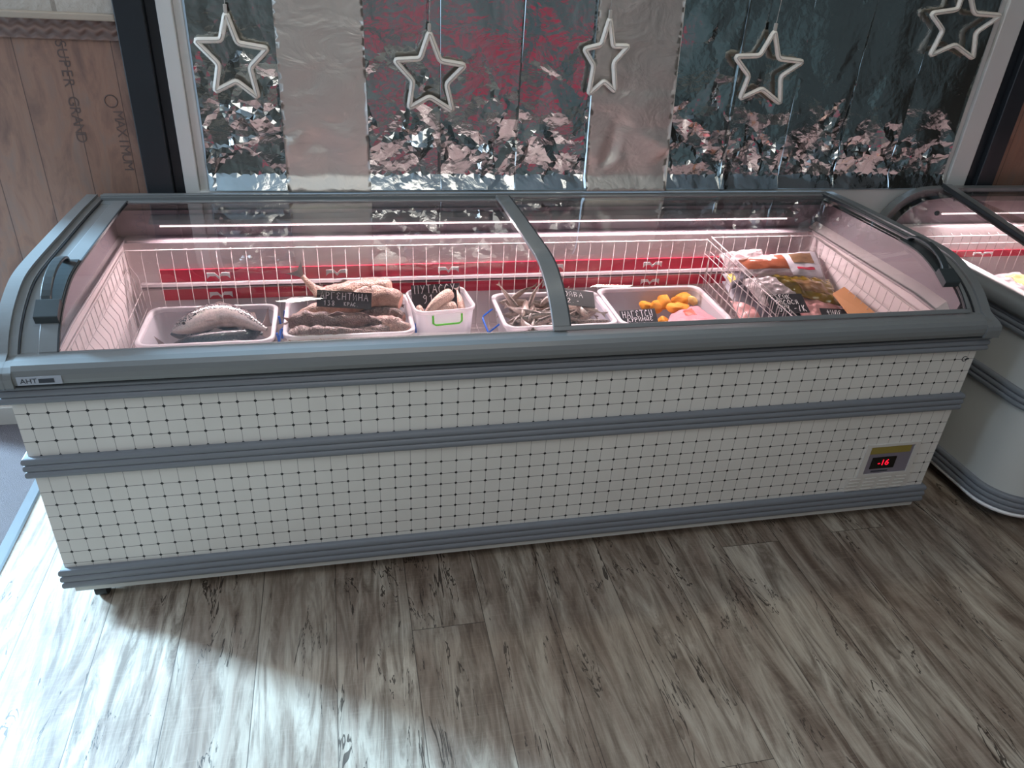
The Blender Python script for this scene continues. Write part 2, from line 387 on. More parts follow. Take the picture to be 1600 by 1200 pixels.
WLOC = {}
def obj(name, mb, mats, parent=None, bevel=0, seg=2, kind=None, label=None, local=False):
    off = Vector((0, 0, 0))
    if parent is not None and not local: off = WLOC.get(parent.name, Vector((0, 0, 0)))
    me = bpy.data.meshes.new(name)
    me.from_pydata([(x - off[0], y - off[1], z - off[2]) for x, y, z in mb.v], [], mb.f)
    if not isinstance(mats, (list, tuple)): mats = [mats]
    for m_ in mats: me.materials.append(M[m_] if isinstance(m_, str) else m_)
    me.polygons.foreach_set('material_index', mb.mi); me.polygons.foreach_set('use_smooth', mb.sm)
    if mb.attr:
        at = me.attributes.new('belly', 'FLOAT', 'POINT')
        for i, a in mb.attr.items(): at.data[i].value = a
    bm = bmesh.new(); bm.from_mesh(me); bmesh.ops.recalc_face_normals(bm, faces=bm.faces); bm.to_mesh(me); bm.free()
    me.update()
    o = bpy.data.objects.new(name, me); COL.objects.link(o)
    if parent is not None: o.parent = parent
    WLOC[o.name] = off if parent is not None and not local else Vector((0, 0, 0))
    if bevel:
        b = o.modifiers.new('bevel', 'BEVEL'); b.width = bevel; b.segments = seg; b.limit_method = 'ANGLE'; b.angle_limit = math.radians(40)
    if kind: o['kind'] = kind
    if label: o['label'] = label
    return o
def empty(name, loc, label, cat, group=None, kind=None):
    o = bpy.data.objects.new(name, None); COL.objects.link(o); o.location = loc; o.empty_display_size = .1
    if kind: o['kind'] = kind
    else: o['label'] = label; o['category'] = cat
    if group: o['group'] = group
    WLOC[o.name] = Vector(loc); return o
def tag(o, label, cat, group=None):
    o['label'] = label; o['category'] = cat
    if group: o['group'] = group
    return o
def base_origin(o):
    """move a one-mesh thing's origin to its base"""
    me = o.data; co = np.empty(len(me.vertices) * 3); me.vertices.foreach_get('co', co); co = co.reshape(-1, 3)
    c = Vector(((co[:, 0].min() + co[:, 0].max()) / 2, (co[:, 1].min() + co[:, 1].max()) / 2, co[:, 2].min()))
    me.vertices.foreach_set('co', (co - np.array(c)).ravel()); me.update(); o.location = c; return o
def text_obj(name, s, size, mat, mtx, parent=None, ext=.0003, align='CENTER', kind=None):
    cu = bpy.data.curves.new(name, 'FONT'); cu.body = s; cu.size = size; cu.extrude = ext; cu.align_x = align; cu.align_y = 'CENTER'
    tmp = bpy.data.objects.new(name, cu); COL.objects.link(tmp)
    dg = bpy.context.evaluated_depsgraph_get(); me = bpy.data.meshes.new_from_object(tmp.evaluated_get(dg))
    bpy.data.objects.remove(tmp); bpy.data.curves.remove(cu)
    off = WLOC.get(parent.name, Vector((0, 0, 0))) if parent else Vector((0, 0, 0))
    me.transform(Matrix.Translation(-off) @ mtx); me.materials.clear(); me.materials.append(M[mat])
    o = bpy.data.objects.new(name, me); COL.objects.link(o)
    if parent: o.parent = parent
    WLOC[o.name] = off
    if kind: o['kind'] = kind
    return o

# ------------------------------------------------------------------ room shell
YW = .90                                             # plane of the window wall
obj('floor', MB().box(-2.75, 5.2, -4.2, 1.1, -.06, 0), 'floor', kind='structure')
obj('ceiling', MB().box(-2.75, 5.2, -4.2, 1.1, 2.9, 2.98), 'paint_ceiling', kind='structure')
wb = MB()
wb.box(-.72, .155, YW, YW + .12, 0, 1.3, 0); wb.box(3.2, 5.0, YW, YW + .12, 0, 1.9, 0)
wb.box(-.72, .155, YW, YW + .12, 1.3, 2.9, 1); wb.box(-2.6, -.72, YW, YW + .12, 2.3, 2.9, 2); wb.box(3.2, 5.0, YW, YW + .12, 1.9, 2.9, 1)
wb.box(.155, 3.2, YW, YW + .12, 2.45, 2.9, 2); wb.box(.155, 3.2, YW, YW + .12, 0, .5, 2)
wall_back = obj('wall_back', wb, ['wood_wall', 'brick', 'wall_paint'], kind='structure')
wf = MB(); wf.box(-2.6, 5, -4.12, -4.0, 0, 2.9, 0)
wf.box(.75, 1.15, -4.0, -3.97, .5, .85, 1); wf.box(1.55, 2.1, -4.0, -3.97, .62, .86, 1); wf.box(2.35, 3.15, -4.0, -3.97, .40, .80, 1); wf.box(1.9, 2.3, -4.0, -3.97, .1, .4, 1)
wf.box(1.2, 1.5, -4.0, -3.96, .9, 1.5, 2); wf.box(2.15, 2.3, -4.0, -3.96, .45, 1.3, 2)
wf.box(3.2, 4.6, -4.0, -3.96, .1, 1.4, 2); wf.box(-1.2, .4, -4.0, -3.96, 1.3, 1.9, 2)
obj('wall_front', wf, ['wall_dark', 'red_mirrored', 'grey_mirrored'], kind='structure')  # red and grey pieces are added only for the foil's reflections
wl = MB(); wl.box(-2.72, -2.6, -4, 1.02, 0, 2.9)
obj('wall_left', wl, 'wall_paint', kind='structure')
obj('wall_right', MB().box(5.0, 5.1, -4.0, 1.0, 0, 2.9), 'wall_right', kind='structure')
# left wainscot mouldings and baseboard
obj('trim_1', MB().box(-.72, .155, YW - .012, YW, 1.238, 1.288), 'emboss', kind='structure')
obj('trim_2', MB().box(-.72, .155, YW - .028, YW, 1.288, 1.306), 'ledge', kind='structure', bevel=.004)
obj('baseboard_back', MB().box(-.72, .155, YW - .018, YW, 0, .075), 'baseboard', kind='structure', bevel=.004)
# dark posts either side of the window
obj('trim_3', MB().box(.155, .232, YW - .035, YW + .05, 0, 2.45).box(.232, .262, YW - .012, YW + .05, 0, 2.45), 'black_post', kind='structure', bevel=.003)
obj('trim_4', MB().box(3.088, 3.125, YW - .012, YW + .05, 0, 2.45).box(3.125, 3.2, YW - .035, YW + .05, 0, 2.45), 'black_post', kind='structure', bevel=.003)
# the window
win = empty('window_1', (1.67, YW, .5), None, None, kind='structure')
fr = MB()
fr.box(.262, .304, YW - .018, YW + .06, .5, 2.45); fr.box(.304, .330, YW - .004, YW + .05, .5, 2.45)
fr.box(3.005, 3.088, YW - .018, YW + .06, .5, 2.45); fr.box(2.985, 3.005, YW - .004, YW + .05, .5, 2.45)
fr.box(.262, 3.088, YW - .018, YW + .06, .5, .56); fr.box(.262, 3.088, YW - .018, YW + .06, 2.39, 2.45)
fr.box(.304, 3.005, .874, YW, .56, .818)
obj('window_frame', fr, 'white_frame', win, bevel=.003)
obj('window_pane', MB().box(.325, 2.99, YW + .03, YW + .034, .55, 2.40), 'window_glass', win)
# carpet and its metal edging on the left
tag(base_origin(obj('carpet', MB().box(-1.28, -.252, -.9, .882, 0, .006), 'carpet')), 'grey mauve carpet on the floor left of the big freezer', 'carpet')
tag(base_origin(obj('threshold_strip', MB().prism([(-.256, 0), (-.222, 0), (-.226, .006), (-.252, .009)], 'y', -.9, .882), 'metal_strip')), 'metal edging strip between the grey carpet and the plank floor', 'floor strip')

def stamp(x, z, s, size, sp):
    for i, ch in enumerate(s):
        if ch == ' ': continue
        mt = Matrix.Translation((x, YW - .0008, z - i * sp)) @ Matrix.Rotation(PI / 2, 4, 'X') @ Matrix.Rotation(-PI / 2, 4, 'Z')
        st.append((ch, mt, size))
st = []
stamp(-.005, 1.225, 'SUPER GRAND', .040, .0255); stamp(.108, 1.035, 'MAXIMUM', .038, .0245)
jm = MB()
for i, (ch, mt, sz) in enumerate(st):
    o = text_obj('t', ch, sz, 'stamp', mt); b = len(jm.v)
    jm.add([v.co[:] for v in o.data.vertices], [tuple(p.vertices) for p in o.data.polygons]); bpy.data.objects.remove(o)
jm.tube([(.096 + .017 * math.cos(a), YW - .0006, 1.075 + .017 * math.sin(a)) for a in [2 * PI * k / 20 for k in range(20)]], .0018, 4, 0, True)
obj('stamped_lettering', jm, 'stamp', wall_back)

# ------------------------------------------------------------------ foil sheets
def foil(name, x0t, x0b, x1t, x1b, y, mat, seed, crump, label, grp, low=.0, fold=None, ztop=1.95, zbot=.824):
    rng = np.random.default_rng(seed)
    def side(Z, a, b): return a + (b - a) * (Z - .8) / .6
    def tri_eval(P, T, V, Q):
        out = np.zeros(len(Q)); 
        for t in T:
            a, b, c = P[t[0]], P[t[1]], P[t[2]]; d = (b[0] - a[0]) * (c[1] - a[1]) - (c[0] - a[0]) * (b[1] - a[1])
            if abs(d) < 1e-12: continue
            u = ((Q[:, 0] - a[0]) * (c[1] - a[1]) - (c[0] - a[0]) * (Q[:, 1] - a[1])) / d
            v = ((b[0] - a[0]) * (Q[:, 1] - a[1]) - (Q[:, 0] - a[0]) * (b[1] - a[1])) / d
            k = (u >= -1e-6) & (v >= -1e-6) & (u + v <= 1 + 1e-6)
            out[k] = V[t[0]] * (1 - u[k] - v[k]) + V[t[1]] * u[k] + V[t[2]] * v[k]
        return out
    from mathutils.geometry import delaunay_2d_cdt
    def dela(P): 
        r = delaunay_2d_cdt([Vector((float(a), float(b))) for a, b in P], [], [], 0, 1e-7); return np.array([tuple(v) for v in r[0]]), [tuple(f) for f in r[2]]
    x0, x1 = min(x0b, x0t) - .05, max(x1b, x1t) + .05
    zc = .965 + low
    def crum(Z): return crump * (.10 + np.exp(-((Z - zc) / .066) ** 2) + .34 * np.exp(-((Z - zc - .13) / .13) ** 2))
    n1 = int(105 * (1 if crump > .5 else .6))
    P1 = np.stack([rng.uniform(x0, x1, n1), np.concatenate([rng.uniform(zbot - .05, ztop + .05, n1 // 2), rng.normal(zc + .02, .10, n1 - n1 // 2)])], 1)
    P1 = np.concatenate([P1, [(x0, zbot - .1), (x1, zbot - .1), (x0, ztop + .1), (x1, ztop + .1)]])
    P1, T1 = dela(P1); V1 = rng.normal(0, 1, len(P1)) * .0098 * crum(P1[:, 1]) 
    nz_ = int((ztop - zbot) / .011); nx = int((x1b - x0b) / .011)
    Q = []
    for j in range(nz_ + 1):
        Z = zbot + (ztop - zbot) * j / nz_; xa, xb = side(Z, x0b, x0t), side(Z, x1b, x1t)
        for i in range(nx + 1):
            e = i in (0, nx); Q.append((xa + (xb - xa) * i / nx + (0 if e else rng.uniform(-.0045, .0045)), Z + (0 if e or j in (0, nz_) else rng.uniform(-.0045, .0045))))
    Q, T2 = dela(Q); H = tri_eval(P1, T1, V1, Q)
    # soft long-range waviness of the hanging sheet plus small facets
    for _ in range(4):
        a = rng.uniform(0, PI); f = rng.uniform(9, 26); H += .0035 / f * 4 * np.sin(f * (Q[:, 0] * math.cos(a) * 2 + Q[:, 1] * math.sin(a)) + rng.uniform(0, 6)) * min(1, crump + .3)
    H += rng.normal(0, 1, len(Q)) * (.00008 + .00022 * crum(Q[:, 1])) * min(1, crump + .2)
    if fold: H += np.where(Q[:, 1] < fold, .0022, 0)
    Y = np.clip(y - H, y - .026, y + .007) - np.maximum(0, .868 - Q[:, 1]) * .62
    wd = (Q[:, 0] - side(Q[:, 1], x0b, x0t)); wd2 = side(Q[:, 1], x1b, x1t) - Q[:, 0]
    mb = MB(); mb.add([(a, c, b) for (a, b), c in zip(Q, Y)], [t for t in T2 if len(t) >= 3], 0, crump < .5)
    o = obj(name, mb, mat); base_origin(o)
    so = o.modifiers.new('thickness', 'SOLIDIFY'); so.thickness = .0004
    tag(o, label, 'foil', grp); return o
g = 'foil sheets covering the window'
YF = YW - .012
foil('foil_sheet', .338, .336, .581, .577, YF, 'foil_shiny', 1, 1.35, 'shiny crumpled foil sheet at the left edge of the window behind the leftmost star', g, .0)
foil('foil_sheet', .573, .569, .822, .828, YF - .020, 'foil_matte', 2, .42, 'dull matte foil sheet between the first two stars from the left', g)
foil('foil_sheet', .816, .820, 1.048, 1.053, YF, 'foil_shiny', 3, .8, 'shiny foil sheet behind the second star from the left', g)
foil('foil_sheet', 1.050, 1.055, 1.304, 1.299, YF - .003, 'foil_shiny', 4, .75, 'shiny foil sheet right of the second star, above the lid divider', g, -.02)
foil('foil_sheet', 1.308, 1.303, 1.540, 1.545, YF, 'foil_shiny', 5, .75, 'shiny foil sheet just left of the narrow star on matte foil', g, -.02)
foil('foil_sheet', 1.530, 1.546, 1.811, 1.838, YF - .020, 'foil_matte', 6, .42, 'matte pale foil sheet with a horizontal fold behind the narrow middle star', g, 0, 1.14)
foil('foil_sheet', 1.806, 1.832, 2.045, 2.055, YF, 'foil_shiny', 7, 1.25, 'crumpled shiny foil sheet left of the fourth star', g, -.01)
foil('foil_sheet', 2.040, 2.050, 2.270, 2.275, YF - .003, 'foil_shiny', 8, .95, 'dark reflecting foil sheet behind the fourth star from the left', g, -.04)
foil('foil_sheet', 2.272, 2.277, 2.500, 2.505, YF, 'foil_shiny', 9, .8, 'dark reflecting foil sheet midway between the fourth and fifth stars', g, -.03)
foil('foil_sheet', 2.498, 2.502, 2.735, 2.735, YF - .003, 'foil_shiny', 10, .9, 'dark reflecting foil sheet next left of the rightmost foil sheet', g, -.03)
foil('foil_sheet', 2.737, 2.737, 2.972, 2.978, YF, 'foil_shiny', 11, .6, 'shiny foil sheet at the right edge of the window beside the white frame', g, -.05)

# ------------------------------------------------------------------ stars
STARS = [
 ([(0.447, 1.324), (0.469, 1.247), (0.55, 1.236), (0.496, 1.184), (0.51, 1.101), (0.454, 1.146), (0.392, 1.116), (0.411, 1.19), (0.355, 1.251), (0.425, 1.254)], 'white outline star hanging at the far left of the window'),
 ([(1.013, 1.297), (1.046, 1.218), (1.123, 1.208), (1.066, 1.153), (1.087, 1.073), (1.015, 1.115), (0.951, 1.08), (0.964, 1.159), (0.909, 1.216), (0.986, 1.222)], 'white outline star second from the left over reddish foil'),
 ([(1.565, 1.356), (1.585, 1.278), (1.634, 1.28), (1.593, 1.23), (1.609, 1.145), (1.568, 1.175), (1.524, 1.132), (1.531, 1.22), (1.496, 1.265), (1.548, 1.28)], 'narrow white star turned sideways in front of matte foil'),
 ([(2.13, 1.341), (2.165, 1.258), (2.258, 1.252), (2.187, 1.203), (2.208, 1.117), (2.127, 1.164), (2.055, 1.13), (2.071, 1.203), (2.008, 1.26), (2.096, 1.265)], 'white outline star fourth from the left over dark foil'),
 ([(2.783, 1.522), (2.853, 1.421), (2.963, 1.419), (2.886, 1.363), (2.91, 1.281), (2.818, 1.323), (2.733, 1.285), (2.754, 1.365), (2.687, 1.414), (2.786, 1.43)], 'white outline star at the far right, cut off by the top of the picture')]
for i, (pts, lab) in enumerate(STARS):
    ys = (.856, .856, .850, .856, .856)[i]; turn = (0, 0, .35, 0, 0)[i]
    cx = sum(p[0] for p in pts) / 10; cz = sum(p[1] for p in pts) / 10
    r = empty('star_light', (cx, ys, min(p[1] for p in pts)), lab, 'star light', 'outline stars hanging in the window')
    P = []
    for k, p in enumerate(pts):       # rounded corners
        a, b, c = Vector(pts[k - 1]), Vector(p), Vector(pts[(k + 1) % 10])
        f = .13
        q0 = b + (a - b) * f; q1 = b + (c - b) * f
        for tt in (0, .33, .67, 1): P.append(q0 * (1 - tt) ** 2 + b * 2 * tt * (1 - tt) + q1 * tt * tt)
    Y3 = [ys - (p[0] - cx) * turn * .35 for p in P]
    mb = MB(); n = len(P)
    # flat oval section: outward by w, depth d
    ring = []
    for k in range(n):
        t = (P[(k + 1) % n] - P[k - 1]).normalized(); nn = Vector((t[1], -t[0]))
        ring.append([(P[k][0] + nn[0] * .0085 * math.cos(a), Y3[k] + .009 * math.sin(a), P[k][1] + nn[1] * .0085 * math.cos(a)) for a in [2 * PI * q / 8 for q in range(8)]])
    mb.grid(ring + [ring[0]], 0, True, wrap=True)
    obj('star_tube', mb, 'star', r)
    mc = MB(); mc.tube([(p[0], y_ - .0080, p[1]) for p, y_ in zip(P, Y3)], .0016, 5, 0, True); obj('groove', mc, 'star_core', r)
    tx, tz = pts[0]; yy = ys - (tx - cx) * turn * .35
    obj('connector', MB().box(tx - .005, tx + .005, yy - .005, yy + .005, tz - .002, tz + .022), 'star_core', r, bevel=.0015)
    obj('cord', MB().tube([(tx, yy, tz + .02), (tx + .006, yy + .005, tz + .2), (tx + .01, YW - .03, 2.2)], .0012, 5), 'cord', r)

# ------------------------------------------------------------------ the big freezer
L0, L1, DB = 0.0, 2.49, .86
FZ = empty('chest_freezer', (1.245, .43, 0), 'long white tiled chest freezer with grey rails and sliding glass lids', 'freezer')
PROF = [(.868, .813), (.7, .819), (.5, .822), (.30, .824), (.225, .821), (.185, .814), (.15, .803), (.115, .789), (.085, .773), (.058, .755), (.036, .736), (.022, .722)]
def refine(P, k=4):
    out = []
    for i in range(len(P) - 1):
        a, b, c, d = [Vector(q) for q in (P[max(i - 1, 0)], P[i], P[i + 1], P[min(i + 2, len(P) - 1)])]
        for j in range(k):
            u = j / k; out.append(tuple(.5 * ((2 * b) + (c - a) * u + (2 * a - 5 * b + 4 * c - d) * u * u + (3 * b - a - 3 * c + d) * u ** 3)))
    return out + [P[-1]]
PROF = refine(PROF)
def prof(dz, y0=-9, y1=9, dn=0):
    out = []
    for i, (y, z) in enumerate(PROF):
        if y0 <= y <= y1: out.append((y, z + dz))
    return out
def pz(y):
    P = PROF[::-1]
    return float(np.interp(y, [p[0] for p in P], [p[1] for p in P]))
bd = MB()
bd.add([(L0, 0, .06), (L1, 0, .06), (L1, 0, .665), (L0, 0, .665)], [(0, 1, 2, 3)], 1)
bd.add([(L0, .012, .06), (L1, .012, .06), (L1, .012, .70), (L0, .012, .70)], [(3, 2, 1, 0)], 0)
bd.box(L0, L0 + .012, .0005, DB, .06, .70); bd.box(L1 - .012, L1, .0005, DB, .06, .70); bd.box(L0, L1, DB - .012, DB, .06, .79)
bd.box(L0 + .012, L1 - .012, .012, DB - .012, .06, .075); bd.box(L0 + .01, L1 - .01, -.004, .012, .043, .06)
bd.box(L0 + .001, L0 + .011, .01, DB, .043, .06)
obj('body', bd, ['white_shell', 'tile'], FZ)
def rib(z0, z1, off=.016, n=3):
    """ribbed bumper section as (outward, z) points from bottom to top"""
    h = (z1 - z0) / n; P = [(0, z0)]
    for k in range(n):
        for a in np.linspace(-PI / 2, PI / 2, 7): P.append((off * .62 + off * .38 * math.cos(a), z0 + h * (k + .5) + h * .5 * math.sin(a)))
    P.append((0, z1)); return P
for z0, z1, o_ in ((.613, .664, .017), (.411, .466, .014), (.061, .123, .014)):
    b = MB()
    R_ = rib(z0, z1, o_)
    path = [((L0, DB), (-1, 0)), ((L0, 0), (-1, -1)), ((L1, 0), (1, -1)), ((L1, DB), (1, 0))]
    G = [[(p[0] + q[0] * d, p[1] + q[1] * d, z) for p, q in path] for d, z in R_]
    b.grid(G, 0, False); o = obj('bumper', b, 'grey_bumper', FZ, bevel=.003, seg=2)
# corner clips at the bumper ends
rl = MB()
rl.prism([(.034, .690), (.034, .716), (-.006, .7165), (-.022, .713), (-.030, .704), (-.0335, .693), (-.0335, .681), (-.030, .670), (-.024, .664), (.012, .664)], 'x', L0 + .032, L1 - .032)
obj('front_rail', rl, 'grey_rail', FZ, bevel=.003)
obj('rail_seam', MB().box(L0 + .01, L1 - .01, -.0285, -.02, .6635, .6665), 'dark_gasket', FZ)
br = MB()
br.box(L0 + .03, L1 - .03, .832, .868, .785, .815); br.box(L0 + .03, L1 - .03, .800, .832, .780, .804); br.box(L0 + .03, L1 - .03, .835, .846, .815, .819)
obj('back_rail', br, 'grey_rail', FZ, bevel=.002)
capf = [(.868, .813), (.868, .70), (.868, .69)]
for x0, x1 in ((L0 - .014, L0 + .032), (L1 - .032, L1 + .014)):
    top = [(y, z) for y, z in PROF] + [(0, .713), (-.018, .708), (-.034, .700), (-.0375, .688), (-.0365, .664)]
    bot = [(.012, .664), (.012, .68), (.05, .70), (.085, .735), (.15, .768), (.225, .788), (.3, .79), (.5, .788), (.868, .778)]
    e = MB(); poly = top + bot; n = len(poly)
    # triangulated caps by quads between matching rows
    xo = (x0, x0 + .029) if x0 < 1 else (x1 - .029, x1); e.prism(poly, 'x', *xo); top2 = [(y, z - .008) for y, z in PROF] + top[len(PROF):]; e.prism(top2 + bot, 'x', *((x0 + .028, x1) if x0 < 1 else (x0, x1 - .028))); obj('end_frame', e, 'grey_rail', FZ, bevel=.004, seg=3)
    xm = L0 + .05 if x0 < 1 else L1 - .05
for xa, xb in ((L0 + .032, L0 + .070), (L1 - .058, L1 - .032)):
    obj('slide_channel', MB().band(prof(-.014), .006, 'x', xa, xb), 'grey_rail', FZ)
for xa, xb in ((L0 + .0325, L0 + .036), (L1 - .0365, L1 - .033)):
    obj('gasket', MB().band(prof(-.009), .006, 'x', xa, xb), 'dark_gasket', FZ)
# end panels inside, following the lid curve
for xa, xb in ((.058, .068), (L1 - .066, L1 - .056)):
    top = [(y, z - .018) for y, z in PROF if .05 < y < .81]
    poly = top + [(.06, .69), (.80, .69)]
    obj('end_panel', MB().prism(poly, 'x', xa, xb), 'mauve', FZ)
ln = MB(); XA, XB, YA, YB = .088, 2.392, .075, .745
def quad(a, b, c, d, mi=0): ln.add([a, b, c, d], [(0, 1, 2, 3)], mi)
zb, zt = .27, .70
quad((XA, YA, zb), (XB, YA, zb), (XB, YB, zb), (XA, YB, zb))
quad((XA, YB, zb), (XB, YB, zb), (XB, YB, zt), (XA, YB, zt))
quad((XA, YA, zb), (XB, YA, zb), (XB, YA, .685), (XA, YA, .685))
quad((XA, YA, .685), (XB, YA, .685), (XB, .03, .70), (XA, .03, .70))
quad((XA, YB, zt), (XB, YB, zt), (XB, .792, .708), (XA, .792, .708), 1)
for xi, xo, up_ in ((XA, .068, 0), (XB, L1 - .056, .028)):
    zs = [(YA, .672), (.10, .692), (.20, .698), (.80, .698)]
    quadpts = [(xi, y, z) for y, z in zs]
    ln.add([(xi, YA, zb)] + quadpts + [(xi, .80, zb)], [(0, 1, 2, 3, 4, 5)])
    for (ya, za), (yb, zb2) in zip(zs, zs[1:]):
        quad((xi, ya, za), (xi, yb, zb2), (xo, yb, zb2 + .006 + up_), (xo, ya, za + .006 + up_))
quad((.066, .792, .69), (L1 - .064, .792, .69), (L1 - .064, .792, .785), (.066, .792, .785), 1)
obj('inner_liner', ln, ['liner', 'mauve'], FZ)
# ledge rolls
obj('ledge', MB().tube([(.10, .754, .701), (2.39, .754, .701)], .004, 8).tube([(.089, .09, .690), (.089, .20, .700), (.089, .79, .700)], .004, 8).tube([(2.391, .09, .690), (2.391, .20, .700), (2.391, .79, .700)], .005, 8), 'ledge_plastic', FZ)
obj('lamp_rail', MB().prism([(.792, .772), (.760, .765), (.749, .756), (.749, .748), (.760, .746), (.792, .740)], 'x', .17, 2.30), 'mauve', FZ)
obj('led_strip', MB().tube([(.20, .7475, .7505), (2.27, .7475, .7505)], .0026, 8), 'led', FZ, label='bright white light strip')
for i, (za, zb2) in enumerate(((.575, .615), (.514, .551))):
    s_ = obj('price_strip', MB().box(.175, 2.36, .7395, .7449, za, zb2), 'red_strip', FZ)
    for k in range(6):
        lg = MB()
        cx = .345 + .36 * k; zc = (za + zb2) / 2 - .002 - (.0 if i == 0 else .002); s2 = .034; hgt = .010
        for sg in (-1, 1):
            lg.prism([(cx + sg * s2, zc - hgt), (cx + sg * s2, zc + hgt), (cx + sg * .010, zc + hgt), (cx, zc - .002), (cx, zc - hgt * 1.1), (cx + sg * .008, zc - .001), (cx + sg * .024, zc - .001), (cx + sg * .029, zc - .004)], 'y', .7375, .7396)
        obj('bird_emblem', lg, 'white_print', s_, label='white wing shaped emblem on the red strip')
obj('strip_holder', MB().prism([(.7449, .552), (.730, .554), (.726, .560), (.733, .5625), (.726, .565), (.730, .573), (.7449, .574)], 'x', .12, 2.37), 'ledge_plastic', FZ)
# sliding lids
def lid(x0, x1, dz, barL, barR, handle_x, side):
    fm = MB()
    for a, b in (barL, barR):
        if b > a: fm.band(prof(dz + .004, .02, .80), .010, 'x', a, b)
    fm.box(x0 + .001, x1 - .001, .786, .80, pz(.79) + dz - .006, pz(.79) + dz + .003)
    fm.band([(.024, pz(.024) + dz + .002), (.018, pz(.02) + dz - .003), (.016, pz(.02) + dz - .006)], .006, 'x', x0, x1)
    o = obj('lid', fm, 'grey_rail', FZ, bevel=.0015)
    PP = prof(dz, .02, .80); gm = MB(); gm.grid([[(x0 + .004, y, z) for y, z in PP], [(x1 - .004, y, z) for y, z in PP]], 0, True)
    obj('glass_pane', gm, 'glass', o)
    for xx in (barL[1] if barL[1] > barL[0] else x0 + .004, barR[0] if barR[1] > barR[0] else x1 - .004):
        obj('glass_edge', MB().band(prof(dz + .0045, .02, .80), .006, 'x', xx - .002, xx + .002), 'dark_gasket', o)
    # handle: arched grip over a base plate
    hx0, hx1 = handle_x
    def on(y, h): # point above the profile
        e = .01; t = Vector((2 * e, pz(y + e) - pz(y - e))).normalized(); nrm = Vector((-t[1], t[0])); return (y + nrm[0] * h, pz(y) + dz + nrm[1] * h)
    hb = MB(); ys = np.linspace(.11, .30, 12)
    hb.prism([on(y, .003) for y in ys] + [on(y, .0075) for y in ys[::-1]], 'x', hx0, hx1)
    # arch
    out = [on(.118 + .172 * (1 - math.cos(a)) / 2, .008 + .026 * math.sin(a) ** .7) for a in np.linspace(.02, PI - .02, 14)]
    inn = [on(.130 + .150 * (1 - math.cos(a)) / 2, .008 + .019 * math.sin(a) ** .7) for a in np.linspace(PI - .02, .02, 14)]
    xm = (hx0 + hx1) / 2; wd = .011
    G = []
    for (ya, za), (yb, zb_) in zip(out, inn[::-1]):
        c = xm - side * .006
        G.append([(c - wd, ya, za), (c + wd, ya, za), (c + wd, yb, zb_), (c - wd, yb, zb_)])
    hb.grid([r for r in G], 0, False, wrap=True)
    hb.prism([on(.075, .004), on(.12, .004), on(.12, .024), on(.08, .022)], 'x', hx0 - .002, hx1 + .004)
    obj('handle', hb, 'handle', o, bevel=.003, seg=2, label='dark grey arched handle')
    return o
lid(.073, 1.262, -.007, (.073, .112), (1.244, 1.26), (.066, .108), 1)
lid(1.224, 2.434, .004, (1.224, 1.268), (2.420, 2.434), (2.368, 2.410), -1)
# casters
for x, y in ((.062, .03), (1.153, .05), (2.395, .05), (.062, .78), (1.153, .78), (2.395, .78)):
    c = MB(); c.tube([(x - .014, y, .027), (x + .014, y, .027)], .027, 16); c.tube([(x, y, .04), (x, y, .06)], .016, 10)
    obj('caster', c, 'caster', FZ)
# brand badge, sticker, control panel
bg_ = obj('brand_badge', MB().box(.040, .127, -.0352, -.031, .672, .692), 'badge', FZ, bevel=.0006)
RX = Matrix.Rotation(PI / 2, 4, 'X')
text_obj('badge_lettering', 'AHT', .0165, 'badge_ink', Matrix.Translation((.0625, -.0354, .6815)) @ RX, bg_)
obj('badge_bar', MB().box(.082, .112, -.0357, -.0351, .6765, .6865), 'badge_ink', bg_)
text_obj('sticker_lettering', 'G•', .024, 'badge_ink', Matrix.Translation((2.462, -.0006, .580)) @ RX, FZ)
cp = MB()
x0, x1, z0, z1 = 2.236, 2.424, .176, .297
cp.box(x0, x1, -.004, .0, z0, z0 + .010); cp.box(x0, x1, -.004, 0, z1 - .009, z1); cp.box(x0, x0 + .018, -.004, 0, z0 + .010, z1 - .009); cp.box(x1 - .018, x1, -.004, 0, z0 + .010, z1 - .009)
cp.box(x0 - .03, x1 + .008, -.0015, 0, .118, z0)
for r in range(4):
    for k in range(4): cp.box(x0 - .02 + k * .054 - r * .002, x0 + .018 + k * .054 - r * .002, -.005, -.0015, .166 - r * .013, .169 - r * .013)
cpo = obj('control_panel', cp, 'bezel', FZ)
obj('panel_recess', MB().box(x0 + .018, x1 - .018, -.0012, 0, z0 + .010, z1 - .009), 'grey_pack', cpo)
obj('panel_label', MB().box(x0 + .020, x1 - .028, -.0022, -.0012, z1 - .036, z1 - .010), 'brass_label', cpo)
obj('display', MB().box(x0 + .035, x1 - .068, -.0035, -.0012, .205, .248), 'display_black', cpo, bevel=.001)
text_obj('display_digits', '-16', .030, 'display_red', Matrix.Translation(((2 * x0 + .035 + 2 * x1 - .068 - x0 - x1) / 2 - .0 + .0, -.0038, .227)) @ RX, cpo)
obj('panel_line', MB().box(x0 + .045, x1 - .085, -.002, -.0012, .192, .197), 'badge_ink', cpo)

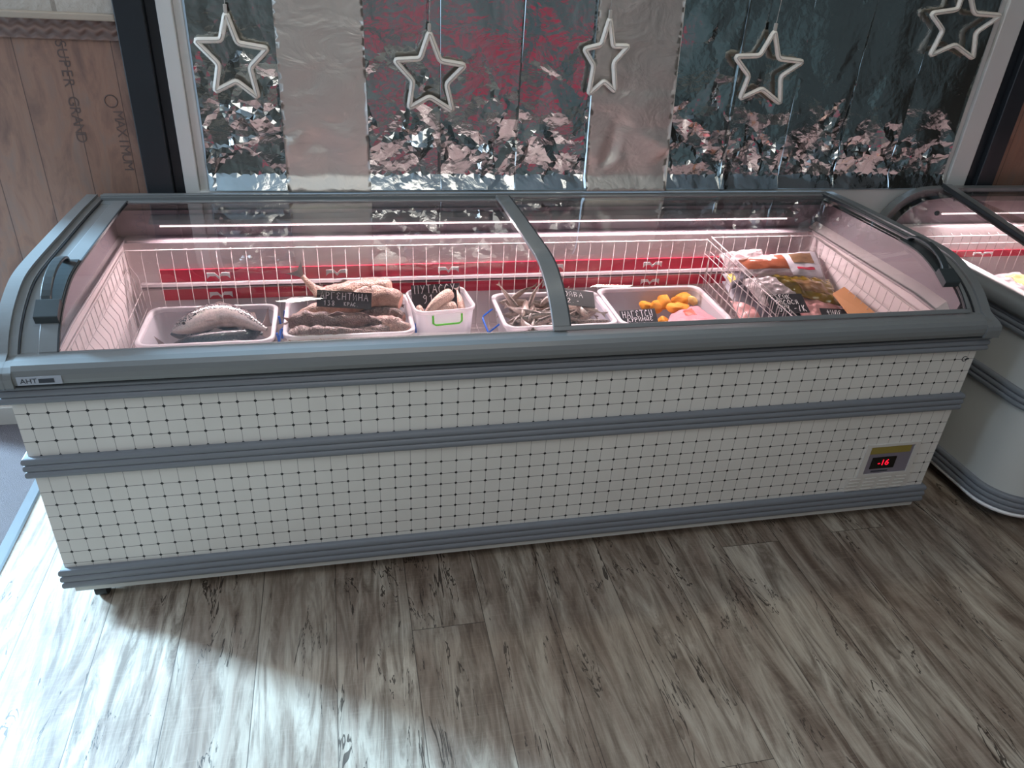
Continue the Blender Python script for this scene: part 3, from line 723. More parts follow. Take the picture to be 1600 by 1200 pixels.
# ------------------------------------------------------------------ wire baskets
WR = .0012
def basket(x0, x1, y0, y1, zt, zb, label, front_drop, aL=.03, aR=.01):
    r = empty('wire_basket', ((x0 + x1) / 2, (y0 + y1) / 2, zb - .003), label, 'basket', 'white wire baskets in the big freezer')
    rm = MB(); ztf = zt - front_drop
    def ztop(y): return zt - front_drop * max(0, (y1 - .05 - y) / (y1 - .05 - y0))
    c = [(x0, y0, ztf), (x1, y0, ztf), (x1, y1, zt), (x0, y1, zt)]
    rm.tube(c, .0020, 6, 0, True)
    obj('rim', rm, 'wire', r)
    g_ = MB(); n = max(2, round((x1 - x0) / .0425))
    for k in range(n + 1):
        x = x0 + (x1 - x0) * k / n; xi = min(max(x, x0 + .012), x1 - .012)
        g_.tube([(x, y1 + .006, zt + .002), (x, y1, zt), (xi, y1 - .004, zb + .02), (xi, y1 - .014, zb), (xi, y0 + .014, zb), (xi, y0 + .004, zb + .02), (x, y0, ztf)], WR, 4)
    n = max(2, round((y1 - y0) / .036)); A = aL; B = aR
    for k in range(n + 1):
        y = y0 + (y1 - y0) * k / n; zz_ = ztop(y)
        g_.tube([(x0, y, zz_), (x0 + A * .1, y, zz_ - .05), (x0 + A * .6, y, zz_ - .085), (x0 + A * .8, y, zz_ - .18), (x0 + A, y, zb), (x1 - B, y, zb), (x1 - B * .8, y, zz_ - .18), (x1 - B * .6, y, zz_ - .085), (x1 - B * .1, y, zz_ - .05), (x1, y, zz_)], WR, 4)
    for dz_, q in ((.05, .1), (.13, .7), (.19, .82)):
        g_.tube([(x0 + A * q, y1, zt - dz_), (x0 + A * q, y0, ztf - dz_), (x1 - B * q, y0, ztf - dz_), (x1 - B * q, y1, zt - dz_)], WR * 1.15, 4)
    obj('wire_grid', g_, 'wire', r); return r
ZB = .400
basket(.096, 1.968, .105, .722, .686, ZB, 'long white wire basket holding the plastic tubs of fish', .02, .036, .006)
basket(1.984, 2.378, .105, .722, .694, ZB, 'short white wire basket at the right end holding bags and packs', .03, .006, .036)
FLR = ZB + .0016

# ------------------------------------------------------------------ plastic tubs
def rrect(w, d, r, n=6):
    P = []
    for cx, cy, a0 in ((w / 2 - r, d / 2 - r, 0), (-w / 2 + r, d / 2 - r, PI / 2), (-w / 2 + r, -d / 2 + r, PI), (w / 2 - r, -d / 2 + r, 1.5 * PI)):
        for k in range(n + 1): a = a0 + PI / 2 * k / n; P.append((cx + r * math.cos(a), cy + r * math.sin(a)))
    return P
def tub(cx, cy, w, d, h, rot, label, handles, taper=.86, open_left=False, grp='clear plastic tubs in the long basket'):
    r = empty('plastic_tub', (cx, cy, FLR), label, 'tub', grp); r.rotation_euler = (0, 0, rot)
    mb = MB(); rc = .035
    prof_ = [(taper, .0), (taper + .01, .006), (.955, h - .014), (.962, h - .010)]
    rows = []
    for s_, z in prof_: rows.append([(x * s_, y * s_, z) for x, y in rrect(w, d, rc)])
    mb.grid(rows, 0, True, wrap=True)
    mb.add(rows[0], [tuple(range(len(rows[0])))], 0)
    mb.grid([[(x * .935, y * .935, h - .014) for x, y in rrect(w, d, rc)], [(x * (taper - .02), y * (taper - .02), .005) for x, y in rrect(w, d, rc)]], 0, True, wrap=True)
    obj('tub_wall', mb, 'tub', r, local=True)
    rm = MB()
    sec = [(.962, h - .012), (1.0, h - .010), (1.004, h - .002), (.995, h), (.945, h), (.935, h - .005), (.935, h - .014)]
    rm.grid([[(x * s_, y * s_, z) for x, y in rrect(w, d, rc)] for s_, z in sec], 0, True, wrap=True)
    obj('rim', rm, 'tub_rim', r, local=True)
    for side, mat, hang in handles:
        hm = MB()
        if side in 'LR':
            sx = (-1 if side == 'L' else 1); X_ = sx * (w / 2 + .003); hw = d * .22; z_ = h - .012
            if hang == 'out': pts = [(X_, -hw, z_ - .01), (X_ + sx * .03, -hw, z_ - .035), (X_ + sx * .034, -hw + .01, z_ - .04), (X_ + sx * .034, hw - .01, z_ - .04), (X_ + sx * .03, hw, z_ - .035), (X_, hw, z_ - .01)]
            else: pts = [(X_, -hw, z_), (X_ + sx * .004, -hw, z_ - .03), (X_ + sx * .004, hw, z_ - .03), (X_, hw, z_)]
        else:
            Y_ = -(d / 2 + .002); hw = w * .235; z_ = h - .014
            pts = [(-hw, Y_, z_), (-hw, Y_ - .003, z_ - .024), (-hw + .008, Y_ - .003, z_ - .031), (hw - .008, Y_ - .003, z_ - .031), (hw, Y_ - .003, z_ - .024), (hw, Y_, z_)]
        hm.tube(pts, .0033, 6); obj('clip_handle', hm, mat, r, bevel=0, local=True, label=('bright green' if mat == 'green' else 'blue') + ' clip handle')
    return r
tub(.333, .552, .375, .255, .118, 0, 'leftmost clear tub holding mackerel', [('R', 'blue', 'in')])
tub(.735, .585, .385, .29, .118, 0, 'clear tub heaped with large brown fish behind a chalk price card', [('L', 'blue', 'in'), ('R', 'blue', 'in')])
tub(1.021, .608, .195, .18, .148, .12, 'small deep clear tub with a bright green clip handle', [('F', 'green', 'in')])
tub(1.385, .570, .37, .26, .118, .0, 'clear tub heaped with small silver fish under the lid divider', [('L', 'blue', 'out'), ('R', 'blue', 'in')])
tub(1.768, .572, .385, .29, .118, .0, 'wide clear tub holding golden nuggets and a pink pack', [('L', 'blue', 'in')])

# ------------------------------------------------------------------ fish
def crom(pts, n):
    P = [Vector(p) for p in pts]; P = [P[0] * 2 - P[1]] + P + [P[-1] * 2 - P[-2]]; out = []
    m_ = len(P) - 3
    for i in range(n):
        t = i / (n - 1) * m_; k = min(int(t), m_ - 1); u = t - k; a, b, c, d = P[k:k + 4]
        out.append(.5 * ((2 * b) + (c - a) * u + (2 * a - 5 * b + 4 * c - d) * u * u + (3 * b - a - 3 * c + d) * u ** 3))
    return out
RAD = {'whole': [(0, .06), (.03, .3), (.1, .62), (.2, .88), (.33, 1), (.5, .95), (.68, .7), (.84, .4), (.94, .2), (1, .15)],
       'headless': [(0, .62), (.03, .86), (.12, 1), (.3, 1), (.5, .88), (.7, .62), (.87, .34), (1, .2)]}
def fish_geo(path, R, kind, upv, flat=.62, belly_up=1, n=40, seg=20, lump=0, seed=0):
    C = crom(path, n); xs, ys = zip(*RAD[kind]); rng = random.Random(seed); ph = rng.uniform(0, 9)
    rows = []; att = []; frames = []
    for i, p in enumerate(C):
        t = (C[min(i + 1, n - 1)] - C[max(i - 1, 0)]).normalized(); u = Vector(upv); u = (u - t * u.dot(t)).normalized(); s = t.cross(u)
        rr = R * float(np.interp(i / (n - 1), xs, ys)) * (1 + lump * .6 * math.sin(i * .9 + ph)); frames.append((p, t, u, s, rr)); row = []
        for k in range(seg):
            a = 2 * PI * k / seg; ca, sa = math.cos(a), math.sin(a)
            dn = p + u * ca * rr + s * sa * rr * flat; q_ = 1 + lump * 4 * noise.noise(dn * 45 + Vector((seed, 0, 0))) + lump * 2 * noise.noise(dn * 120)
            row.append(p + (u * ca * rr + s * sa * rr * flat * (1 - .1 * ca)) * q_); att.append(.5 + .5 * ca * belly_up)
        rows.append(row)
    return C, rows, att, frames
def fish(name, path, R, kind, upv, mat, label, group, cat='fish', flat=.62, tail=1.0, eye=True, fins=True, seed=0, lump=0, belly_up=1, dark_tail=False):
    C, rows, att, frames = fish_geo(path, R, kind, upv, flat, belly_up, seed=seed, lump=lump)
    zmin = min(p.z for r in rows for p in r); mid = C[len(C) // 2]
    root = empty(name, (mid.x, mid.y, zmin), label, cat, group)
    mb = MB(); mb.grid(rows, 0, True, att, wrap=True)
    mb.add(rows[0], [tuple(range(len(rows[0])))], 1 if kind == 'headless' else 0, False, [.5] * len(rows[0])); mb.add(rows[-1], [tuple(range(len(rows[-1])))], 0, False, [.5] * len(rows[-1]))
    obj('body', mb, [mat, 'cut_flesh'], root)
    if tail:
        p, t, u, s, rr = frames[-1]; p = Vector(p) - t * R * .15; Lt = R * 1.7 * tail; tm = MB()
        out = [(0, .14), (.35, .36), (1.0, .95), (.80, .55), (.62, .0), (.80, -.55), (1.0, -.95), (.35, -.36), (0, -.14)]
        pts = [p + t * a * Lt + u * b * Lt * .75 for a, b in out]
        for sg in (1, -1): pass
        o1 = [q + s * .0009 for q in pts]; o2 = [q - s * .0009 for q in pts]; n = len(pts)
        tm.add(o1 + o2, [(0, 1, 2, 3, 4), (4, 5, 6, 7, 8), (4, 8, 0)] + [(n + 4, n + 3, n + 2, n + 1, n), (n + 8, n + 7, n + 6, n + 5, n + 4), (n, n + 8, n + 4)] + [(i, (i + 1) % n, n + (i + 1) % n, n + i) for i in range(n)])
        obj('tail_fin', tm, 'fin', root)
    if fins:
        for (i0, i1, sg, hh) in ((14, 21, 1, .42), (26, 31, 1, .3), (24, 31, -1, .32)):
            fm = MB(); a = frames[i0]; b = frames[i1]; pa = a[0] + a[2] * sg * a[4] * .9; pb = b[0] + b[2] * sg * b[4] * .9
            pc = pa + (pb - pa) * .35 + a[2] * sg * R * hh + (pb - pa) * .1; sd = a[3] * .0008
            fm.add([pa + sd, pb + sd, pc + sd, pa - sd, pb - sd, pc - sd], [(0, 1, 2), (5, 4, 3), (0, 3, 4, 1), (1, 4, 5, 2), (2, 5, 3, 0)])
            obj('dorsal_fin' if sg > 0 else 'anal_fin', fm, 'fin', root)
    if eye and kind == 'whole':
        p, t, u, s, rr = frames[4]
        for sg in (1, -1):
            e = MB(); e.ball(p + u * rr * .25 + s * sg * rr * flat * .88, R * .13, 10); obj('eye', e, 'eye', root)
        pf = MB(); p, t, u, s, rr = frames[9]
        sd = -1 if s.z > 0 else 1
        side = s * (-sd)
        a = p + side * rr * flat * .95; pf.add([a, a + t * R * .9 - u * R * .25 + side * .002, a + t * R * .75 - u * R * .55 + side * .002, a + side * .001 - u * R * .25, a - side * .001 - u * R * .1], [(0, 1, 2, 3), (3, 2, 1, 4), (0, 3, 4)])
        obj('pectoral_fin', pf, 'fin', root)
    return root
gm = 'mackerel in the leftmost tub'
fish('mackerel', [(.225, .545, .500), (.285, .588, .508), (.345, .622, .512), (.405, .610, .508), (.455, .572, .500), (.492, .540, .498)], .040, 'whole', (.15, .75, .65), 'mackerel_pale', 'pale silvery mackerel arched on top of the leftmost tub', gm, flat=.7, seed=1)
fish('mackerel', [(.215, .515, .462), (.29, .520, .466), (.37, .530, .470), (.44, .56, .472), (.475, .61, .474)], .035, 'whole', (0, .6, .8), 'mackerel_dark', 'dark blue black mackerel lying just below the pale arched one', gm, seed=2)
fish('mackerel', [(.455, .470, .470), (.39, .480, .472), (.33, .478, .468), (.27, .476, .460), (.225, .48, .458)], .034, 'whole', (0, -.5, .8), 'mackerel_dark', 'dark mackerel nearest the front edge of the leftmost tub', gm, seed=3, belly_up=1)
fish('mackerel', [(.24, .60, .445), (.32, .615, .45), (.40, .62, .45), (.47, .61, .45)], .034, 'whole', (0, .8, .6), 'mackerel_dark', 'dark mackerel deep at the back of the leftmost tub', gm, seed=4)
ga = 'large brown fish heaped in the second tub'
fish('headless_fish', [(.872, .648, .575), (.815, .655, .570), (.745, .650, .566), (.67, .640, .562), (.635, .655, .575), (.60, .675, .610)], .033, 'headless', (0, .5, .9), 'argentine_pale', 'long pale brown fish on top at the back of the heap, above the card', ga, flat=.85, tail=.8, fins=True, seed=5, lump=.05)
fish('headless_fish', [(.895, .60, .545), (.83, .628, .555), (.76, .618, .545), (.68, .60, .535), (.61, .585, .530), (.565, .555, .520)], .036, 'headless', (0, .4, .9), 'argentine_pale', 'pinkish fish running behind the chalk price card of the second tub', ga, flat=.85, tail=.5, fins=False, seed=6, lump=.06)
fish('headless_fish', [(.562, .540, .515), (.62, .530, .520), (.69, .515, .522), (.75, .525, .522), (.80, .535, .515), (.87, .50, .505)], .038, 'headless', (0, -.3, .9), 'argentine', 'dark brown fish bent across the middle of the heap', ga, flat=.85, tail=.6, fins=True, seed=7, lump=.06)
fish('headless_fish', [(.560, .478, .500), (.62, .470, .505), (.70, .468, .505), (.78, .475, .500), (.85, .48, .497)], .033, 'headless', (0, -.3, .9), 'argentine', 'brown fish lying along the front edge of the second tub', ga, flat=.85, tail=.9, fins=False, seed=8, lump=.06)
fish('headless_fish', [(.905, .470, .500), (.87, .505, .508), (.835, .535, .512), (.80, .56, .512)], .030, 'headless', (0, 0, 1), 'argentine_pale', 'orange pink curled fish end at the right front of the second tub', ga, flat=.9, tail=.3, fins=False, seed=9, lump=.05)
fish('headless_fish', [(.60, .64, .46), (.70, .65, .46), (.80, .66, .46), (.87, .65, .46)], .03, 'headless', (0, 0, 1), 'argentine', 'brown fish low at the back of the second tub', ga, flat=.85, tail=.4, fins=False, seed=10)
fish('headless_fish', [(.59, .55, .455), (.70, .55, .455), (.80, .55, .455), (.88, .55, .455)], .032, 'headless', (0, 0, 1), 'argentine', 'brown fish at the bottom of the heap in the second tub', ga, flat=.85, tail=.4, fins=False, seed=11)
fish('mackerel', [(.46, .505, .445), (.38, .51, .45), (.30, .515, .447), (.22, .53, .445)], .036, 'whole', (0, .6, .8), 'mackerel_dark', 'dark mackerel with its tail at the left, bottom middle of the leftmost tub', gm, seed=24, eye=False)
fish('mackerel', [(.20, .63, .450), (.26, .64, .452), (.33, .655, .452), (.42, .65, .452)], .026, 'whole', (0, .6, .8), 'mackerel_dark', 'thin dark mackerel against the back wall of the leftmost tub', gm, seed=25)
fish('headless_fish', [(.90, .56, .500), (.85, .585, .505), (.79, .60, .505), (.72, .60, .500)], .034, 'headless', (0, 0, 1), 'argentine', 'grey brown fish end in the right middle of the second tub', ga, flat=.85, tail=.4, fins=False, seed=26, lump=.06)
fish('headless_fish', [(.80, .685, .520), (.86, .68, .515), (.905, .66, .505)], .022, 'headless', (0, 0, 1), 'argentine_pale', 'short pale fish end in the back right corner of the second tub', ga, flat=.85, tail=.3, fins=False, seed=27, lump=.06)
fish('headless_fish', [(.905, .500, .478), (.84, .500, .480), (.77, .505, .480), (.68, .50, .480), (.60, .505, .478)], .034, 'headless', (0, 0, 1), 'argentine', 'brown fish under the front ones in the second tub', ga, flat=.9, tail=.4, fins=False, seed=28, lump=.06)
gh = 'pale fish pieces in the small tub'
fish('fish_carcass', [(1.060, .635, .556), (1.025, .610, .545), (.99, .585, .53), (.965, .565, .515)], .021, 'headless', (0, .3, 1), 'hake', 'pale headless fish standing up diagonally in the small tub', gh, flat=.9, tail=.4, fins=False, seed=12)
fish('fish_carcass', [(1.070, .600, .525), (1.03, .588, .520), (.99, .575, .505)], .018, 'headless', (0, .3, 1), 'hake', 'pale fish piece beneath the diagonal one in the small tub', gh, flat=.9, tail=.4, fins=False, seed=13)
fish('fish_carcass', [(1.092, .575, .490), (1.088, .62, .530), (1.082, .655, .555)], .012, 'headless', (1, 0, .3), 'hake', 'thin pale fish tail leaning at the right wall of the small tub', gh, flat=.8, tail=.8, fins=False, seed=14)
fish('fish_carcass', [(.950, .600, .530), (.965, .570, .505), (.985, .560, .47)], .010, 'headless', (1, 0, .3), 'hake', 'small pale fish tip in the left corner of the small tub', gh, flat=.8, tail=.6, fins=False, seed=15)
# heap of small fish
def small_fish(bend, seed):
    C, rows, att, frames = fish_geo([(-.075, 0, 0), (-.03, bend * .5, 0), (.02, bend * .6, .003), (.066, 0, bend * .3)], .0145, 'whole', (0, .25, 1), .55, 1, 16, 10)
    mb = MB(); mb.grid(rows, 0, True, att, wrap=True)
    p, t, u, s, rr = frames[-1]
    pts = [p + t * a * .019 + u * b * .014 for a, b in ((-.1, .12), (1, .9), (.6, 0), (1, -.9), (-.1, -.12))]
    mb.add([q + s * .0006 for q in pts] + [q - s * .0006 for q in pts], [(0, 1, 2), (2, 3, 4), (0, 2, 4), (5, 7, 6), (7, 9, 8), (5, 9, 7)] + [(i, (i + 1) % 5, 5 + (i + 1) % 5, 5 + i) for i in range(5)], 0, False, [.7] * 10)
    p, t, u, s, rr = frames[2]
    for sg in (1, -1): mb.ball(p + u * rr * .25 + s * sg * rr * .5, .0016, 6, 1)
    o = obj('small_fish', mb, ['capelin', 'eye']); return o
protos = [small_fish(.012, 1), small_fish(-.016, 2), small_fish(.03, 3)]
rng = random.Random(7)
lab_s = 'small silver fish lying flat in the heap in the tub under the lid divider'; gs = 'small silver fish in the fourth tub'
heap = []
for layer, (n, z0) in enumerate(((11, .428), (11, .448), (13, .468), (14, .488), (13, .506))):
    for k in range(n): heap.append((1.255 + .265 * ((k * .618 + layer * .37) % 1), .475 + .185 * ((k * .37 + rng.random() * .25) % 1), z0 + rng.uniform(-.004, .006), layer))
used = set()
for i, (x, y, z, layer) in enumerate(heap):
    p = protos[i % 3]
    if i % 3 in used: o = p.copy(); COL.objects.link(o)
    else: o = p; used.add(i % 3)
    rz = rng.choice([rng.gauss(.3, .5), rng.gauss(PI, .6), rng.gauss(1.4, .4)])
    o.location = (min(max(x, 1.29), 1.485), y, z + .010); o.rotation_euler = (rng.gauss(0, .6), rng.gauss(0, .08), rz)
    tag(o, lab_s, 'fish', gs)
for x, y, z, ry, rz, lb in ((1.253, .63, .530, .95, 2.4, 'small silver fish standing tail up at the back left corner of the heap'), (1.33, .60, .552, .85, .9, 'small silver fish standing steepest out of the heap, just left of the lid divider'), (1.30, .66, .532, .35, .5, 'small silver fish leaning gently between the two upright ones at the back of the heap')):
    o = protos[0].copy(); COL.objects.link(o); o.location = (x, y, z); o.rotation_euler = (0.3, -ry * .7, rz); o.scale = (.8, .8, .8)
    tag(o, lb, 'fish', gs)

# ------------------------------------------------------------------ nuggets
def blob(seed, sx, sy, sz):
    mb = MB(); n = 16; m_ = 10; G = []
    for i in range(m_ + 1):
        a = PI * min(max(i / m_, .002), .998); row = []
        for k in range(n):
            b = 2 * PI * k / n; d = Vector((math.sin(a) * math.cos(b), math.sin(a) * math.sin(b), math.cos(a)))
            q = Vector([math.copysign(abs(c) ** .75, c) for c in d]); r = 1 + .22 * noise.noise(d * 1.6 + Vector((seed * 7.1, 0, 0))) + .06 * noise.noise(d * 6 + Vector((seed, 3, 0)))
            row.append((q.x * sx * r, q.y * sy * r, q.z * sz * r))
        G.append(row)
    mb.grid(G, 0, True, wrap=True); return mb
gn = 'breaded nuggets in the fifth tub'
NP = [obj('nugget', blob(s_, .024, .018, .011), 'nugget') for s_ in (1, 2, 3)]
NN = [((1.765, .680, .458), .2, 'small flat golden nugget at the left end of the nugget pile'), ((1.790, .660, .466), .9, 'golden nugget at the left, behind the chalk card corner'),
      ((1.822, .670, .478), 1.6, 'upright golden nugget second from the left of the pile'), ((1.838, .615, .480), .3, 'largest golden nugget at the front of the pile'),
      ((1.872, .660, .484), 2.2, 'golden nugget on the top of the pile'), ((1.868, .625, .472), 2.9, 'golden nugget in the middle just right of the front one'),
      ((1.896, .690, .480), .5, 'golden nugget highest at the back of the pile'), ((1.80, .60, .437), 1.1, 'golden nugget low in the pile beside the chalk card')]
for i, (loc, rz, lb) in enumerate(NN):
    o = NP[i % 3] if i < 3 else NP[i % 3].copy()
    if i >= 3: COL.objects.link(o)
    o.location = loc; o.rotation_euler = (.5 * math.sin(i * 2.1), .4 * math.cos(i * 1.7), rz); o.scale = (1.3, 1.3, 1.4)
    tag(o, lb, 'nugget', gn)
o = obj('nugget', blob(9, .021, .019, .013), 'nugget_pale'); o.location = (1.925, .665, .482); o.rotation_euler = (.4, .3, .7); tag(o, 'pale cream nugget at the right of the golden pile', 'nugget', gn)

# ------------------------------------------------------------------ packs and bags
def pouch(name, corners, th, mat, label, cat, crump=.004, seed=0, n=26, contents=None, cmat=None, group=None, prints=(), freq=14):
    c = [Vector(q) for q in corners]; nrm = (c[1] - c[0]).cross(c[3] - c[0]).normalized()
    if nrm.z < 0: nrm = -nrm
    def pt(u, v): return c[0] * (1 - u) * (1 - v) + c[1] * u * (1 - v) + c[2] * u * v + c[3] * (1 - u) * v
    def hgt(u, v, k):
        e = (max(0, 4 * u * (1 - u)) ** .5) * (max(0, 4 * v * (1 - v)) ** .5); p = pt(u, v)
        nz_ = noise.noise(p * freq * 3 + Vector((seed * 3.3, 0, 0))) + .5 * abs(noise.noise(p * freq * 8 + Vector((0, seed, 0))))
        return e * th + k * crump * nz_
    top = [[pt(i / n, j / n) + nrm * (hgt(i / n, j / n, 1) + .0008) for i in range(n + 1)] for j in range(n + 1)]
    bot = [[pt(i / n, j / n) + nrm * (crump * .4 * noise.noise(pt(i / n, j / n) * freq * 3 + Vector((seed * 3.3, 0, 0))) - .0008) - nrm * th * .15 * 16 * (i / n) * (1 - i / n) * (j / n) * (1 - j / n) for i in range(n + 1)] for j in range(n + 1)]
    mb = MB(); mb.grid(top); mb.grid(bot)
    for A in ([t[0] for t in top], [t[0] for t in bot]), ([t[-1] for t in top], [t[-1] for t in bot]), (top[0], bot[0]), (top[-1], bot[-1]): mb.grid([A[0], A[1]], 0, True)
    zmin = min(v[2] for v in mb.v); ctr = (c[0] + c[1] + c[2] + c[3]) / 4
    if not prints and not contents:
        o = obj(name, mb, mat); base_origin(o); tag(o, label, cat, group); return o
    root = empty(name, (ctr.x, ctr.y, zmin), label, cat, group)
    obj('wrapper', mb, mat, root)
    for (pn, u0, u1, v0, v1, pm, lift) in prints:
        pmb = MB(); k = 12
        G = [[pt(u0 + (u1 - u0) * i / k, v0 + (v1 - v0) * j / k) + nrm * (hgt(u0 + (u1 - u0) * i / k, v0 + (v1 - v0) * j / k, 1) + lift) for i in range(k + 1)] for j in range(k + 1)]
        G2 = [[q - nrm * (abs(lift) * .7 + .0002) for q in r] for r in G]
        pmb.grid(G); pmb.grid(G2)
        for A, B in ((G[0], G2[0]), (G[-1], G2[-1]), ([r[0] for r in G], [r[0] for r in G2]), ([r[-1] for r in G], [r[-1] for r in G2])): pmb.grid([A, B])
        obj(pn, pmb, pm, root)
    return root
gp = 'packs in the short basket'
# supporting layers lower in the basket
pouch('food_pack', [(2.02, .66, .555), (2.34, .66, .555), (2.34, .44, .490), (2.02, .44, .490)], .03, 'grey_pack', 'broad grey pack mostly buried beneath the bags in the short basket', 'pack', .004, 1, group=gp)
pouch('food_bag', [(2.010, .700, .640), (2.17, .700, .650), (2.16, .665, .640), (2.010, .625, .615)], .018, 'film', 'clear crinkled bag end sticking up at the back left of the short basket', 'bag', .012, 2, group=gp)
pouch('fish_pack', [(2.030, .660, .640), (2.38, .690, .650), (2.352, .556, .594), (2.070, .580, .608)], .014, 'film', 'clear vacuum pack with glossy orange brown fish and white label', 'fish pack', .003, 3, group=gp,
      prints=(('fish_meat', .05, .56, .12, .72, 'salmon', .0022), ('label', .57, .97, .06, .94, 'label_white', .0018), ('label_picture', .64, .9, .12, .50, 'brown_meat', .0030), ('label_print', .66, .88, .66, .74, 'red_strip', .0030)))
pouch('foil_pack', [(2.120, .598, .608), (2.368, .560, .594), (2.358, .440, .548), (2.212, .492, .568)], .016, 'olive', 'olive gold shiny packet in front of the orange brown fish pack', 'packet', .007, 4, group=gp, prints=(('printed_panel', .28, .8, .28, .75, 'olive_print', .0016),))
pouch('food_pack', [(1.998, .632, .595), (2.130, .636, .602), (2.070, .580, .585), (2.004, .560, .570)], .016, 'grey_pack', 'small grey pack with yellow print at the left of the short basket', 'pack', .003, 5, group=gp, prints=(('yellow_print', .05, .28, .2, .7, 'yellow_print', .001),))
pouch('food_bag', [(2.045, .583, .592), (2.155, .597, .602), (2.240, .490, .560), (2.075, .462, .548)], .020, 'white_film', 'white crinkled bag above the larger chalk card in the short basket', 'bag', .007, 6, group=gp, freq=20)
pouch('fillet_bag', [(2.205, .505, .553), (2.345, .480, .548), (2.372, .400, .515), (2.200, .400, .515)], .018, 'fillet', 'pink frozen fillet bag between the two chalk cards', 'bag', .008, 7, group=gp, freq=18)
pouch('fillet_bag', [(2.000, .545, .535), (2.07, .50, .525), (2.075, .39, .480), (2.000, .38, .480)], .02, 'fillet', 'pink fillet bag against the left wires of the short basket', 'bag', .006, 8, group=gp)
pouch('food_pack', [(2.02, .47, .505), (2.34, .44, .495), (2.34, .22, .440), (2.02, .22, .440)], .03, 'white_film', 'white bag lying lowest at the front of the short basket', 'bag', .006, 12, group=gp)
cb = MB(); cq = [(2.322, .46, .588), (2.366, .47, .606), (2.366, .19, .585), (2.296, .20, .545)]
cb.add(cq + [(x, y, z - .004) for x, y, z in cq], [(0, 1, 2, 3), (7, 6, 5, 4), (0, 4, 5, 1), (1, 5, 6, 2), (2, 6, 7, 3), (3, 7, 4, 0)])
tag(base_origin(obj('cardboard_sheet', cb, 'cardboard')), 'plain orange brown cardboard along the right wires of the short basket', 'cardboard')
pouch('food_pack', [(1.820, .600, .466), (1.930, .640, .472), (1.938, .470, .490), (1.740, .462, .486)], .016, 'pink_pack', 'pink and white pack at the front right of the nugget tub', 'pack', .006, 9, prints=(('red_sticker', .40, .66, .30, .66, 'red_card', .0016),))

# ------------------------------------------------------------------ hand-lettered cards
GL = {'А': [[(0, 0), (.35, 1), (.7, 0)], [(.15, .38), (.55, .38)]], 'Р': [[(.05, 0), (.05, 1), (.5, .92), (.6, .72), (.45, .52), (.05, .48)]], 'Г': [[(.05, 0), (.05, 1), (.6, .98)]],
      'Е': [[(.6, .85), (.3, 1), (.05, .8), (.3, .55), (.05, .3), (.3, 0), (.62, .12)]], 'Н': [[(.05, 0), (.05, 1)], [(.6, 0), (.6, 1)], [(.05, .5), (.6, .5)]], 'Т': [[(0, 1), (.7, 1)], [(.35, 1), (.35, 0)]],
      'И': [[(.05, 1), (.05, 0), (.6, 1), (.6, 0)]], 'П': [[(.05, 0), (.05, 1), (.6, 1), (.6, 0)]], 'У': [[(.05, 1), (.35, .45)], [(.65, 1), (.15, 0)]], 'С': [[(.6, .82), (.35, 1), (.05, .6), (.1, .15), (.35, 0), (.62, .15)]],
      'М': [[(0, 0), (.08, 1), (.35, .4), (.62, 1), (.7, 0)]], 'О': [[(.35, 1), (.05, .6), (.15, .1), (.45, 0), (.65, .4), (.55, .9), (.35, 1)]], 'Й': [[(.05, .85), (.05, 0), (.6, .85), (.6, 0)], [(.2, 1), (.45, 1)]],
      'В': [[(.05, 0), (.05, 1), (.45, .9), (.4, .58), (.05, .5), (.55, .35), (.45, .02), (.05, 0)]], 'К': [[(.05, 0), (.05, 1)], [(.6, 1), (.08, .5), (.62, 0)]], 'Л': [[(0, 0), (.3, 1), (.6, 1), (.62, 0)]],
      'Я': [[(.6, 0), (.6, 1), (.2, .92), (.15, .6), (.6, .5)], [(.35, .5), (.05, 0)]], 'Ф': [[(.35, 0), (.35, 1)], [(.35, .8), (.05, .6), (.35, .35), (.65, .6), (.35, .8)]], 'Ы': [[(.05, 1), (.05, 0), (.35, .2), (.05, .5)], [(.62, 0), (.62, 1)]],
      'Р': [[(.05, 0), (.05, 1), (.5, .92), (.6, .72), (.45, .52), (.05, .48)]], '1': [[(.15, .75), (.4, 1), (.4, 0)]], '3': [[(.05, .9), (.5, 1), (.3, .55), (.6, .3), (.35, 0), (.05, .1)]], '8': [[(.35, .52), (.1, .8), (.35, 1), (.58, .8), (.1, .22), (.35, 0), (.6, .25), (.35, .52)]],
      '9': [[(.55, .7), (.3, .5), (.08, .75), (.35, 1), (.58, .8), (.55, .2), (.25, 0)]], '5': [[(.6, 1), (.12, 1), (.1, .6), (.5, .6), (.6, .3), (.35, 0), (.05, .08)]], '4': [[(.1, 1), (.05, .45), (.6, .45)], [(.5, .9), (.5, 0)]], '7': [[(.05, 1), (.6, 1), (.2, 0)]],
      '2': [[(.08, .8), (.35, 1), (.58, .75), (.05, 0), (.65, .02)]], '-': [[(.1, .45), (.5, .5)]], '.': [[(.2, 0), (.28, .06)]], '/': [[(.1, 0), (.5, 1)]], ' ': []}
